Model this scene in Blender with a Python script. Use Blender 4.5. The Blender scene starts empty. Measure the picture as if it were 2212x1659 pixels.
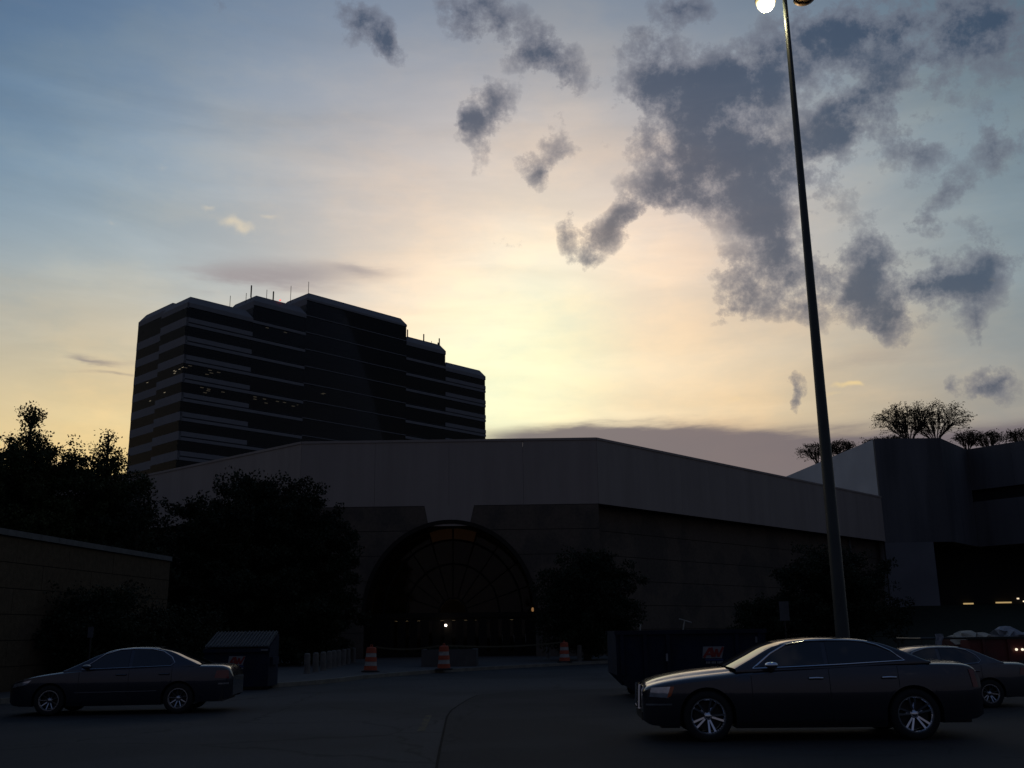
import bpy, math, random
import numpy as np
from mathutils import Vector, Matrix
R = math.radians
random.seed(7); rng = np.random.default_rng(11)
scene = bpy.context.scene
col = scene.collection

# ------------------------------------------------------------------ camera
# the photograph measured on a 2212 x 1659 copy; a pixel gives a direction only
PW, PH, PF = 2212.0, 1659.0, 2151.0
EYE = Vector((0.0, 0.0, 1.62))
PITCH = math.atan((1367.0 - PH / 2) / PF)
ROLL = R(0.8)
FWD = Vector((0, math.cos(PITCH), math.sin(PITCH)))
_up = Vector((0, -math.sin(PITCH), math.cos(PITCH))); _rt = Vector((1, 0, 0))
RT = _rt * math.cos(ROLL) - _up * math.sin(ROLL)
UP = _up * math.cos(ROLL) + _rt * math.sin(ROLL)
cam_d = bpy.data.cameras.new('camera'); cam = bpy.data.objects.new('camera', cam_d); col.objects.link(cam)
cam_d.sensor_width = 36.0; cam_d.lens = 36.0 * PF / PW
cam_d.clip_start = 0.1; cam_d.clip_end = 6000
M = Matrix((RT, UP, -FWD)).transposed().to_4x4(); M.translation = EYE
cam.matrix_world = M
scene.camera = cam

def ray(x, y): return FWD * PF + RT * (x - PW / 2) + UP * (PH / 2 - y)
def G(x, y, z=0.0):                      # where the pixel meets the level z
    d = ray(x, y); return EYE + d * ((z - EYE.z) / d.z)
def A(x, y, Y):                          # where the pixel meets the depth Y
    d = ray(x, y); return EYE + d * (Y / d.y)
def V(x, y, p, u):                       # where the pixel meets the upright plane through p along u: (distance along u, z)
    d = ray(x, y); n = Vector((-u.y, u.x, 0)); t = (p - EYE).dot(n) / d.dot(n)
    q = EYE + d * t; return (q - p).dot(u), q.z

# ------------------------------------------------------------------ view
vs = scene.view_settings
vs.view_transform = 'Standard'; vs.look = 'None'; vs.exposure = 0.0; vs.gamma = 1.0; vs.use_curve_mapping = False

# ------------------------------------------------------------------ sky
SUN_AZ, SUN_EL = R(1.5), R(3.0)
world = bpy.data.worlds.new('World'); scene.world = world; world.use_nodes = True
def lin(c): return tuple((v / 255 / 12.92 if v / 255 <= .04045 else ((v / 255 + .055) / 1.055) ** 2.4) for v in c)
def build_sky():
    nt = world.node_tree; nt.nodes.clear(); N = nt.nodes; L = nt.links
    def node(t, **kw):
        n = N.new(t)
        for k, v in kw.items(): setattr(n, k, v)
        return n
    def put(n, i, v):
        if hasattr(v, 'is_output'): L.new(v, n.inputs[i])
        else: n.inputs[i].default_value = v
    def ma(op, a, b=None, c=None, clamp=False):
        n = node('ShaderNodeMath', operation=op, use_clamp=clamp); put(n, 0, a)
        if b is not None: put(n, 1, b)
        if c is not None: put(n, 2, c)
        return n.outputs[0]
    def vm(op, a, b=None, c=None, out=0):
        n = node('ShaderNodeVectorMath', operation=op); put(n, 0, a)
        if b is not None: put(n, 1, b)
        if c is not None: put(n, 2, c)
        return n.outputs[out]
    def scale(v, s):
        n = node('ShaderNodeVectorMath', operation='SCALE'); put(n, 0, v); put(n, 'Scale', s); return n.outputs[0]
    def smooth(x, lo, hi, to0=0.0, to1=1.0):
        n = node('ShaderNodeMapRange', interpolation_type='SMOOTHSTEP'); put(n, 0, x); put(n, 1, lo); put(n, 2, hi); put(n, 3, to0); put(n, 4, to1)
        return n.outputs[0]
    def mix(f, a, b):
        n = node('ShaderNodeMix', data_type='RGBA'); put(n, 0, f); put(n, 6, a); put(n, 7, b); return n.outputs[2]
    def noise(v, s, d=6, r=.55, lac=2.0):
        n = node('ShaderNodeTexNoise'); put(n, 'Vector', v); put(n, 'Scale', s); put(n, 'Detail', d); put(n, 'Roughness', r); put(n, 'Lacunarity', lac)
        return n
    tc = node('ShaderNodeTexCoord'); D = vm('NORMALIZE', tc.outputs['Generated'])
    sep = node('ShaderNodeSeparateXYZ'); L.new(D, sep.inputs[0])
    az = ma('MULTIPLY', ma('ARCTAN2', sep.outputs[0], sep.outputs[1]), 180 / math.pi)
    el = ma('MULTIPLY', ma('ARCSINE', sep.outputs[2]), 180 / math.pi)
    cmb = node('ShaderNodeCombineXYZ'); L.new(az, cmb.inputs[0]); L.new(el, cmb.inputs[1])
    AE = cmb.outputs[0]
    # clear dusk sky
    nish = node('ShaderNodeTexSky', sky_type='NISHITA', sun_disc=False)
    nish.sun_elevation = SUN_EL; nish.sun_rotation = SUN_AZ
    nish.altitude = 50; nish.air_density = 1.2; nish.dust_density = 2.0; nish.ozone_density = 1.5
    clear = scale(nish.outputs[0], 0.002)
    # the veil of high thin cloud lit by the low sun: colours by direction, smoothly blended
    pts = []
    def row(y, *xc):
        for x, c in xc: pts.append((ray(x, y).normalized(), lin(c) if max(c) <= 270 else tuple((v / 256) ** 1.15 for v in c), 210.0))
    row(-60, (-100, (66, 92, 126)), (300, (84, 111, 142)), (650, (98, 124, 152)), (1000, (104, 127, 152)), (1350, (102, 124, 147)), (1750, (92, 112, 131)), (2300, (68, 90, 106)))
    row(130, (0, (90, 119, 150)), (300, (112, 137, 163)), (600, (136, 152, 170)), (900, (154, 162, 173)), (1300, (152, 161, 171)), (1700, (124, 140, 154)), (2180, (100, 121, 135)))
    row(300, (-40, (106, 137, 164)), (300, (142, 160, 174)), (600, (176, 177, 180)), (900, (202, 193, 187)), (1250, (214, 202, 191)), (1600, (180, 179, 180)), (2000, (142, 157, 164)), (2250, (124, 142, 152)))
    row(480, (-40, (132, 160, 179)), (300, (162, 180, 189)), (600, (200, 197, 191)), (900, (235, 213, 198)), (1120, (255, 229, 204)), (1450, (240, 213, 196)), (1800, (176, 179, 178)), (2180, (138, 156, 164)))
    row(640, (-40, (150, 170, 179)), (250, (150, 176, 190)), (450, (186, 188, 186)), (900, (255, 231, 200)), (1180, (322, 290, 226)), (1450, (250, 219, 194)), (1750, (194, 191, 183)), (2230, (130, 150, 159)))
    row(780, (-40, (192, 186, 170)), (250, (220, 203, 172)), (1120, (334, 302, 214)), (1350, (264, 238, 200)), (1600, (234, 209, 186)), (1900, (170, 172, 168)), (2230, (134, 147, 152)))
    row(890, (-40, (234, 204, 148)), (250, (258, 225, 148)), (1150, (314, 280, 182)), (1400, (258, 236, 182)), (1650, (252, 221, 156)), (1850, (238, 205, 148)), (2150, (174, 166, 150)))
    row(990, (-40, (248, 206, 126)), (200, (258, 219, 130)), (1200, (242, 213, 170)), (1500, (206, 180, 156)), (1900, (170, 156, 144)), (2250, (138, 131, 129)))
    def sph(azd, eld, c, k=26.0):
        a, e = R(azd), R(eld); pts.append((Vector((math.sin(a) * math.cos(e), math.cos(a) * math.cos(e), math.sin(e))), lin(c), k))
    for azd, eld, c in ((-50, 5, (190, 160, 112)), (-55, 25, (98, 120, 142)), (50, 5, (112, 110, 110)), (55, 25, (90, 106, 120)),
                        (-85, 6, (100, 98, 98)), (-85, 28, (66, 84, 108)), (85, 6, (76, 78, 84)), (85, 28, (62, 78, 98)),
                        (0, 52, (66, 90, 122)), (-45, 52, (56, 78, 110)), (45, 52, (56, 76, 104)),
                        (0, 75, (48, 67, 98)), (90, 58, (47, 64, 94)), (-90, 58, (47, 64, 94)), (180, 62, (44, 60, 88)),
                        (-125, 6, (72, 70, 76)), (-125, 30, (53, 66, 92)), (125, 6, (68, 67, 74)), (125, 30, (51, 64, 90)),
                        (180, 5, (72, 69, 76)), (180, 30, (54, 66, 92)), (-150, 15, (62, 66, 82)), (150, 15, (62, 66, 82)),
                        (0, -25, (26, 26, 27)), (120, -30, (20, 20, 22)), (-120, -30, (20, 20, 22)), (0, -80, (16, 16, 17))):
        sph(azd, eld, c)
    # evaluated here on rows of equal elevation and handed to the shader as colour ramps over azimuth
    PD = np.array([tuple(p[0]) for p in pts]); PC = np.array([p[1] for p in pts]); PK = np.array([p[2] for p in pts])
    def veil_at(a, e):
        d = np.array((math.sin(a) * math.cos(e), math.cos(a) * math.cos(e), math.sin(e)))
        w = np.exp(PK * (PD @ d - 1)); return w @ PC / w.sum()
    def ramp(f, stops, interp='LINEAR'):
        n = node('ShaderNodeValToRGB'); cr = n.color_ramp; cr.interpolation = interp; put(n, 0, f)
        while len(cr.elements) > 1: cr.elements.remove(cr.elements[-1])
        cr.elements[0].position = stops[0][0]; cr.elements[0].color = (*stops[0][1], 1)
        for p, c in stops[1:]: cr.elements.new(p).color = (*c, 1)
        return n.outputs[0]
    ER = [-14, -3, 2.5, 6, 9, 12, 15, 18, 21, 24, 27, 30, 33.5, 38, 46, 60, 82]
    t = ma('MULTIPLY', ramp(ma('MULTIPLY_ADD', el, 1 / 180, .5), [((e + 90) / 180, (i / 20,) * 3) for i, e in enumerate(ER)]), 20.0)
    fa = ma('MULTIPLY_ADD', ma('TANH', ma('MULTIPLY', az, 1 / 45)), .5, .5)
    AZ = [-178, -140, -110, -85, -65, -50, -42] + list(np.linspace(-36, 36, 18)) + [42, 50, 65, 85, 110, 140, 178]
    veil = None; SG = .55
    for i, e in enumerate(ER):
        rc = ramp(fa, [(.5 + .5 * math.tanh(a / 45), tuple(veil_at(R(a), R(e)))) for a in AZ], 'B_SPLINE')
        q = ma('SUBTRACT', t, float(i))
        w = ma('EXPONENT', ma('MULTIPLY', ma('MULTIPLY', q, q), -.5 / SG ** 2))
        w = ma('MULTIPLY', w, 1 / (SG * math.sqrt(2 * math.pi)))
        veil = vm('MULTIPLY_ADD', rc, w, veil if veil is not None else (0, 0, 0))
    cap = smooth(t, 15.2, 16.0); veil = mix(cap, veil, (*[float(x) for x in veil_at(0, R(88))], 1))
    low_ = smooth(t, .6, 0.0); veil = mix(low_, veil, (*lin((24, 25, 28)), 1))
    # streaks in the veil, stretched along the horizon
    sm = node('ShaderNodeMapping'); L.new(AE, sm.inputs[0]); sm.inputs['Scale'].default_value = (.05, .32, 1); sm.inputs['Rotation'].default_value = (0, 0, R(5))
    st = noise(sm.outputs[0], 1.0, 5, .58)
    st.inputs['Distortion'].default_value = .5
    stf = smooth(st.outputs[0], .32, .70, .93, 1.05)
    stf = ma('MULTIPLY_ADD', ma('SUBTRACT', stf, 1.0), smooth(el, 26, 40, 1.0, 0.0), 1.0)
    n4 = noise(vm('MULTIPLY', D, (7.0, 7.0, 15.0)), 1.0, 6, .62)
    wf = smooth(n4.outputs[0], .40, .70)
    tint = mix(wf, (.94, .97, 1.01, 1), (1.09, 1.05, 1.01, 1))
    sky = vm('MULTIPLY', vm('MULTIPLY', veil, tint), stf)
    sky = vm('ADD', sky, clear)
    # broken clouds: soft fields at their places in the sky, torn by noise
    n1 = noise(D, 25.0, 9, .69)
    wv = noise(D, 14.0, 3, .55)
    AEw = vm('MULTIPLY_ADD', vm('SUBTRACT', wv.outputs['Color'], (.5, .5, .5)), (3.0, 3.0, 0), AE)
    def aepix(x, y):
        d = ray(x, y).normalized(); return Vector((math.degrees(math.atan2(d.x, d.y)), math.degrees(math.asin(d.z)), 0))
    def field(blobs, src):                # a few single fields, upright ellipses
        acc = None
        for i, (x, y, rx, ry, rot, s) in enumerate(blobs):
            c = aepix(x, y); kx = 1 / (rx / 10 * (aepix(x + 10, y) - c).length); ky = 1 / (ry / 10 * (aepix(x, y - 10) - c).length)
            q = vm('MULTIPLY_ADD', src, (kx, ky, 0), (-c.x * kx, -c.y * ky, 0))
            g = ma('EXPONENT', ma('MULTIPLY', vm('DOT_PRODUCT', q, q, out=1), -1.1))
            acc = ma('MULTIPLY_ADD', g, s, acc if acc is not None else 0.0)
        return acc
    dark = [(790, 55, 85, 48, 42, 1.0), (850, 110, 50, 26, 40, .9), (1030, 25, 100, 55, 20, 1.1), (480, 15, 60, 45, 40, .45), (1165, 110, 75, 34, 15, .8), (1215, 180, 48, 48, 30, .75),
            (700, 186, 42, 20, 20, .5), (1060, 240, 48, 34, -20, .95), (1005, 275, 38, 24, -40, .8), (1045, 330, 22, 40, 60, .45), (1040, 378, 40, 12, 0, .4),
            (1150, 372, 42, 26, 0, .75), (1205, 322, 40, 32, 0, .5), (1335, 445, 34, 42, 0, 1.0), (1290, 530, 72, 36, -35, 1.0), (1228, 490, 26, 48, 0, .65), (1120, 500, 34, 16, -20, .45),
            (1405, 415, 46, 44, 0, .8), (1470, 440, 85, 36, 28, .6), (1545, 330, 190, 100, 10, 1.3), (1645, 470, 56, 110, -14, 1.15), (1685, 570, 30, 50, 0, .6), (1810, 270, 110, 50, -28, 1.05), (1570, 190, 130, 70, 0, .95),
            (1620, 150, 120, 60, -20, .6), (1760, 90, 120, 60, 0, .6), (1900, 50, 200, 70, 0, .62), (2120, 60, 170, 100, 0, .75), (1385, 115, 80, 62, 0, .85), (1410, 195, 72, 34, 0, .7), (1480, 25, 70, 44, 0, .8), (1920, 190, 130, 60, 20, .42),
            (1585, 600, 62, 50, 0, .62), (1640, 645, 36, 30, 0, .62), (1598, 692, 48, 24, 5, .9), (1765, 590, 56, 52, 0, .72), (1745, 665, 40, 30, 0, .42), (1875, 570, 46, 40, 30, .75), (1890, 520, 26, 26, 0, .45),
            (1850, 655, 44, 40, 0, .9), (1925, 685, 52, 48, 0, .8), (1700, 650, 40, 30, 0, .5), (1520, 420, 60, 30, 30, .45), (1980, 470, 50, 24, 20, .4), (2060, 420, 40, 22, 0, .4), (2000, 622, 54, 52, 0, .95), (2100, 622, 60, 62, 0, 1.05), (2105, 710, 22, 22, 0, .6), (1970, 310, 80, 40, 20, .5), (2150, 310, 34, 60, 20, .5), (2150, 540, 70, 34, 15, .5),
            (1714, 838, 26, 30, 0, 1.5), (1698, 882, 24, 18, 0, 1.0), (2060, 850, 40, 24, 20, .85), (2155, 832, 66, 40, 10, 1.0),
            (1880, 400, 430, 300, 0, .34), (1130, 220, 230, 160, 0, .22), (1950, 620, 260, 90, 0, .20), (1950, 90, 330, 120, 0, .25),
            # the field goes on beyond the frame
            (2420, 300, 220, 120, 10, .9), (2480, 640, 160, 90, 0, .8), (1600, -220, 260, 120, 0, .9), (900, -260, 200, 90, 20, .8), (2300, -200, 260, 130, 0, .9), (300, -420, 200, 90, 10, .6), (-400, 100, 160, 70, 0, .5)]
    # the same fields summed on a grid (24 rows x 2 spans of azimuth) and handed over as ramps
    def grid(a, e):
        tot = 0.0
        for c, ax, ay, rx, ry, sgt in cells:
            dx, dy = a - c.x, e - c.y; u = (dx * ax[0] + dy * ax[1]) / rx; v = (dx * ay[0] + dy * ay[1]) / ry
            tot += sgt * (1 + 1.0 * math.exp(-(min(rx, ry) / .85) ** 2)) * math.exp(-1.1 * (u * u + v * v))
        return tot
    cells = []
    for (x, y, rx, ry, rot, sgt) in dark:
        c = aepix(x, y); ex = aepix(x + 10, y) - c; ey = aepix(x, y - 10) - c; a = -R(rot)
        dx = (ex * math.cos(a) + ey * math.sin(a)); ln = dx.length; dx = dx.normalized()
        cells.append((c, (dx.x, dx.y), (-dx.y, dx.x), rx * ln / 10, ry * ey.length / 10, sgt))
    sw = node('ShaderNodeSeparateXYZ'); L.new(AEw, sw.inputs[0])
    B = None; E0, DE = 7.5, 1.25
    for lo, hi in ((-20.0, 8.0), (8.0, 36.0)):
        f = ma('MULTIPLY_ADD', sw.outputs[0], 1 / (hi - lo), -lo / (hi - lo))
        for j in range(0, 24, 3):
            es = [E0 + DE * (j + k) for k in range(3)]
            st_ = []
            for k in range(32):
                a = lo + (hi - lo) * k / 31; edge = 0.0 if (k == 0 and lo < 0) or (k == 31 and hi > 9) else 1.0
                val = tuple(edge * grid(a, e) for e in es)
                st_.append((k / 31, val))
            rc = ramp(f, st_)
            w = vm('MAXIMUM', vm('MULTIPLY_ADD', vm('ABSOLUTE', vm('SUBTRACT', sw.outputs[1], tuple(es))), (-1 / DE,) * 3, (1, 1, 1)), (0, 0, 0))
            d = vm('DOT_PRODUCT', rc, w, out=1)
            inside = ma('LESS_THAN', sw.outputs[0], hi) if lo < 0 else ma('GREATER_THAN', sw.outputs[0], lo)
            if j == 0: part = d
            else: part = ma('ADD', part, d)
        part = ma('MULTIPLY', part, inside)
        B = part if B is None else ma('ADD', B, part)
    B = ma('MULTIPLY_ADD', B, 1.12, -.03)
    gen = ma('MULTIPLY', smooth(wv.outputs[0], .50, .66), ma('MULTIPLY', smooth(ma('ABSOLUTE', ma('SUBTRACT', az, 8)), 30, 45), smooth(el, 8, 22)))
    B = ma('MULTIPLY_ADD', gen, .6, B)
    nn = smooth(n1.outputs[0], .26, .74)
    dens = ma('MULTIPLY_ADD', B, ma('MULTIPLY_ADD', nn, 2.15, .0), ma('MULTIPLY', ma('MAXIMUM', ma('SUBTRACT', B, .85), 0.0), 1.5))
    tau = ma('MULTIPLY', ma('MAXIMUM', ma('SUBTRACT', ma('MULTIPLY_ADD', ma('SUBTRACT', wv.outputs[0], .5), .5, dens), .48), 0.0), 2.1)
    cl = ma('SUBTRACT', 1.0, ma('EXPONENT', ma('MULTIPLY', tau, -1.0)))
    core = smooth(tau, .5, 4.2)
    ccol = mix(core, (*lin((104, 106, 120)), 1), (*lin((52, 68, 92)), 1))
    tinted = mix(.12, ccol, sky)
    sky = mix(ma('MULTIPLY', cl, .95), sky, tinted)
    # low flat banks
    w2 = node('ShaderNodeMapping'); L.new(AE, w2.inputs[0]); w2.inputs['Scale'].default_value = (.16, .9, 1)
    n3 = noise(w2.outputs[0], 1.0, 5, .58)
    AEs = vm('MULTIPLY_ADD', vm('SUBTRACT', n3.outputs[0], (.5, .5, .5)), (7, 2.0, 0), AE)
    low = [(1380, 985, 420, 56, 3, 1.5), (1850, 985, 420, 46, 0, 1.3), (1250, 940, 240, 24, 4, .7), (600, 594, 210, 34, -4, .80), (790, 578, 110, 18, 3, .5), (225, 774, 90, 10, 0, .62), (250, 806, 80, 9, 0, .5), (150, 1000, 90, 12, -6, .6), (2350, 960, 300, 60, 0, 1.2), (1900, 760, 260, 30, 0, .22), (-300, 980, 260, 24, 0, .6)]
    Bl = field(low, AEs)
    dl = ma('ADD', Bl, ma('MULTIPLY', ma('SUBTRACT', n3.outputs[0], .5), .7))
    lc = smooth(dl, .05, 1.0)
    lcol = mix(smooth(el, 11, 19), (*lin((114, 105, 111)), 1), (*lin((160, 151, 152)), 1))
    sky = mix(ma('MULTIPLY', lc, .92), sky, lcol)
    # small bright wisps
    lit = [(520, 486, 44, 13, 8, .9), (460, 458, 26, 9, 5, .6), (592, 470, 22, 8, 0, .6), (240, 465, 50, 16, 15, .5), (85, 632, 24, 9, 10, .6), (1830, 828, 40, 9, -6, .9), (1790, 850, 60, 8, 0, .4), (1620, 860, 110, 14, -6, .35), (330, 370, 80, 22, 20, .3)]
    Bw = field(lit, AEw)
    lw = smooth(ma('ADD', Bw, ma('MULTIPLY', ma('SUBTRACT', n1.outputs[0], .5), 1.6)), .25, 1.1, 0, .60)
    wcol = mix(smooth(el, 14, 22), (*lin((255, 222, 150)), 1), (*lin((236, 218, 186)), 1))
    sky = mix(lw, sky, wcol)
    bg = node('ShaderNodeBackground'); L.new(sky, bg.inputs[0]); bg.inputs[1].default_value = 1.0
    out = node('ShaderNodeOutputWorld'); L.new(bg.outputs[0], out.inputs[0])
build_sky()
world.cycles.sampling_method = 'MANUAL'; world.cycles.sample_map_resolution = 512

# ------------------------------------------------------------------ sun, almost down behind the mall
sd = bpy.data.lights.new('sun', 'SUN'); sd.energy = 0.25; sd.angle = R(6); sd.color = (1, .72, .42)
sun = bpy.data.objects.new('sun', sd); col.objects.link(sun)
sdir = Vector((math.sin(SUN_AZ) * math.cos(SUN_EL), math.cos(SUN_AZ) * math.cos(SUN_EL), math.sin(SUN_EL)))
sun.location = sdir * 300; sun.rotation_euler = (-sdir).to_track_quat('-Z', 'Y').to_euler()

# ------------------------------------------------------------------ materials
MATS = {}
def pm(name, c, rough=.7, metal=0.0, var=.18, scale=3.0, bump=0.0, bscale=40.0, spec=.5, coat=0.0, emit=None, es=0.0, stretch=(1, 1, 1), c2=None, cscale=.6, cthr=(.45, .6)):
    m = bpy.data.materials.new(name); m.use_nodes = True; nt = m.node_tree; b = nt.nodes['Principled BSDF']; L = nt.links
    b.inputs['Roughness'].default_value = rough; b.inputs['Metallic'].default_value = metal
    b.inputs['Specular IOR Level'].default_value = spec; b.inputs['Coat Weight'].default_value = coat; b.inputs['Coat Roughness'].default_value = .04
    tc = nt.nodes.new('ShaderNodeTexCoord'); mp = nt.nodes.new('ShaderNodeMapping'); L.new(tc.outputs['Object'], mp.inputs[0]); mp.inputs['Scale'].default_value = stretch
    n = nt.nodes.new('ShaderNodeTexNoise'); L.new(mp.outputs[0], n.inputs['Vector']); n.inputs['Scale'].default_value = scale; n.inputs['Detail'].default_value = 8; n.inputs['Roughness'].default_value = .6
    r = nt.nodes.new('ShaderNodeMapRange'); L.new(n.outputs[0], r.inputs[0]); r.inputs[1].default_value = .25; r.inputs[2].default_value = .75; r.inputs[3].default_value = 1 - var; r.inputs[4].default_value = 1 + var
    base = nt.nodes.new('ShaderNodeMix'); base.data_type = 'RGBA'; base.inputs[6].default_value = (*c, 1); base.inputs[7].default_value = (*(c2 or c), 1); base.inputs[0].default_value = 0
    if c2:
        n2 = nt.nodes.new('ShaderNodeTexNoise'); L.new(mp.outputs[0], n2.inputs['Vector']); n2.inputs['Scale'].default_value = cscale; n2.inputs['Detail'].default_value = 6
        r2 = nt.nodes.new('ShaderNodeMapRange'); r2.interpolation_type = 'SMOOTHSTEP'; L.new(n2.outputs[0], r2.inputs[0]); r2.inputs[1].default_value = cthr[0]; r2.inputs[2].default_value = cthr[1]
        L.new(r2.outputs[0], base.inputs[0])
    mul = nt.nodes.new('ShaderNodeVectorMath'); mul.operation = 'SCALE'; L.new(base.outputs[2], mul.inputs[0]); L.new(r.outputs[0], mul.inputs['Scale'])
    L.new(mul.outputs[0], b.inputs['Base Color'])
    if bump:
        nb = nt.nodes.new('ShaderNodeTexNoise'); L.new(tc.outputs['Object'], nb.inputs['Vector']); nb.inputs['Scale'].default_value = bscale; nb.inputs['Detail'].default_value = 5
        bp = nt.nodes.new('ShaderNodeBump'); bp.inputs['Strength'].default_value = bump; bp.inputs['Distance'].default_value = .02; L.new(nb.outputs[0], bp.inputs['Height']); L.new(bp.outputs[0], b.inputs['Normal'])
    if emit: b.inputs['Emission Color'].default_value = (*emit, 1); b.inputs['Emission Strength'].default_value = es
    MATS[name] = m; return m
def glass_mat(name, tint, refl=.9, rough=.02):
    m = bpy.data.materials.new(name); m.use_nodes = True; nt = m.node_tree; nt.nodes.clear(); L = nt.links
    o = nt.nodes.new('ShaderNodeOutputMaterial'); mx = nt.nodes.new('ShaderNodeMixShader'); t = nt.nodes.new('ShaderNodeBsdfTransparent'); g = nt.nodes.new('ShaderNodeBsdfGlossy'); f = nt.nodes.new('ShaderNodeFresnel')
    t.inputs[0].default_value = (*tint, 1); g.inputs[0].default_value = (refl, refl, refl, 1); g.inputs['Roughness'].default_value = rough; f.inputs[0].default_value = 1.55
    L.new(f.outputs[0], mx.inputs[0]); L.new(t.outputs[0], mx.inputs[1]); L.new(g.outputs[0], mx.inputs[2]); L.new(mx.outputs[0], o.inputs[0]); MATS[name] = m; return m
pm('asphalt', (.050, .0505, .052), .88, var=.3, scale=14, bump=.5, bscale=120, c2=(.032, .0325, .033), cscale=.16, cthr=(.42, .62), spec=.25)
pm('new_asphalt', (.025, .025, .0255), .9, var=.25, scale=18, bump=.5, bscale=120, c2=(.033, .033, .034), cscale=.3, spec=.25)
pm('paint_yellow', (.10, .088, .05), .9, var=.6, scale=9, c2=(.045, .045, .045), cscale=6, spec=.2)
pm('paint_white', (.17, .17, .165), .8, var=.45, scale=9)
pm('tar', (.010, .010, .010), .95, var=.5, scale=5, spec=.1)
pm('concrete', (.072, .068, .062), .9, var=.25, scale=2, bump=.2, bscale=60)
pm('kerb', (.17, .16, .13), .9, var=.35, scale=3, bump=.2, bscale=50)
pm('bollard', (.13, .12, .105), .9, var=.3, scale=4)
pm('grass', (.018, .020, .012), .95, var=.5, scale=3, spec=.1)
pm('soil', (.04, .032, .022), .95, var=.4, scale=2)
pm('mall_stucco', (.375, .315, .268), .92, var=.08, scale=1.0, bump=.15, bscale=30, c2=(.347, .291, .248), cscale=.7, cthr=(.40, .68), stretch=(1, 1, .10), spec=.2)
pm('mall_brick', (.135, .106, .080), .95, var=.2, scale=5, bump=.3, bscale=20, c2=(.10, .083, .066), cscale=.4, spec=.15)
pm('mall_dark', (.022, .020, .018), .8, var=.2)
pm('bronze', (.022, .018, .014), .6, .2, var=.2, spec=.2)
pm('store_skylit', (.56, .58, .60), .85, var=.07, scale=.8, c2=(.50, .52, .54), cscale=.2, bump=.1, spec=.2)  # side wall coloured paler and bluer than the front, painting in sky light
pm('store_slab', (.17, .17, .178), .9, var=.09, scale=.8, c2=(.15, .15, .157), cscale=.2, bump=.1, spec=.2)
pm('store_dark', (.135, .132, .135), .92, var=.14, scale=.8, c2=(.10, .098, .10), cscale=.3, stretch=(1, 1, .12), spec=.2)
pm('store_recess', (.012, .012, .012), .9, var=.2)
pm('tower_band', (.225, .22, .222), .85, var=.06, scale=.5, spec=.2)
pm('tower_dark', (.035, .037, .042), .7, var=.1)
pm('tower_inner', (.03, .03, .032), .9, var=.1)
pm('metal_dark', (.03, .03, .03), .5, .6)
pm('pole_paint', (.044, .052, .049), .45, .2, var=.3, scale=4, stretch=(1, 1, .3))
pm('low_wall', (.088, .068, .045), .95, var=.25, scale=6, bump=.5, bscale=25, spec=.1)
pm('sign_back', (.07, .07, .075), .8, var=.2)
pm('coping', (.125, .127, .125), .9, var=.3, scale=3, spec=.2)
pm('bark', (.045, .035, .026), .95, var=.3, scale=8, bump=.5)
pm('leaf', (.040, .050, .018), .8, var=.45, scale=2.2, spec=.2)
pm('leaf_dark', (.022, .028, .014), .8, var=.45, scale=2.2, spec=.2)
pm('leaf_dry', (.065, .050, .024), .8, var=.4, scale=3, spec=.2)
pm('dumpster_blue', (.010, .0165, .036), .75, var=.3, scale=3, c2=(.014, .017, .028), cscale=1.5, spec=.2)
pm('dumpster_red', (.10, .016, .012), .6, var=.3, scale=3, c2=(.06, .02, .015), cscale=1.5)
pm('lid_plastic', (.05, .052, .056), .7, var=.2, spec=.25)
pm('sign_white', (.20, .20, .21), .65, var=.25)
pm('logo_red', (.22, .02, .015), .65, var=.15)
pm('logo_blue', (.02, .045, .14), .6, var=.1)
pm('drum_orange', (.34, .058, .02), .65, var=.2, scale=6)
pm('drum_white', (.30, .285, .26), .6, var=.25, scale=8)
pm('rubber', (.012, .012, .012), .85, var=.2)
pm('tape', (.05, .042, .022), .8)
pm('debris', (.30, .29, .25), .8, var=.3, scale=4)
pm('tarp', (.22, .24, .28), .8, var=.3, scale=6)
pm('car_grey', (.036, .038, .047), .22, .5, var=.03, coat=1.0)
pm('car_blue', (.026, .032, .047), .25, .5, var=.03, coat=1.0)
pm('car_silver', (.07, .073, .08), .3, .6, var=.03, coat=1.0)
pm('car_glass', (.006, .007, .008), .03, 0, var=0, spec=.9)
pm('chrome', (.78, .80, .84), .08, 1.0, var=.02)
pm('alloy', (.45, .47, .50), .22, 1.0, var=.04)
pm('tyre', (.013, .013, .013), .85, var=.15)
pm('black_trim', (.010, .010, .010), .5, var=.1)
pm('headlamp', (.50, .53, .58), .08, .75, var=.35, scale=14, coat=1.0)
pm('amber', (.48, .09, .02), .2, 0, var=.1, coat=1.0)
pm('tail_red', (.14, .006, .006), .15, 0, var=.1, coat=1.0)
pm('lamp_glow', (.9, .85, .7), .4, emit=(1.0, .90, .62), es=1.7)
pm('lamp_rim', (.6, .5, .3), .4, emit=(1.0, .78, .34), es=.75)
pm('lamp_lens_off', (.20, .12, .07), .35, var=.1)
pm('office_light', (.8, .7, .5), .5, emit=(1.0, .80, .5), es=.22)
pm('entry_light', (.8, .7, .5), .5, emit=(1.0, .76, .45), es=.9)
pm('entry_bulb', (.9, .85, .8), .5, emit=(1.0, .88, .74), es=8.0)
pm('arch_painted_glow', (.05, .03, .018), .6, var=.25, scale=3, emit=(1.0, .47, .18), es=.0036)
pm('warm_lamp', (.8, .5, .25), .5, emit=(1.0, .5, .18), es=.2)
pm('store_lamp', (.8, .6, .3), .5, emit=(1.0, .68, .28), es=.42)
pm('store_lamp_small', (.8, .7, .5), .5, emit=(1.0, .80, .55), es=1.0)
pm('truck_lamp', (.9, .85, .7), .5, emit=(1.0, .88, .66), es=1.2)
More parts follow.
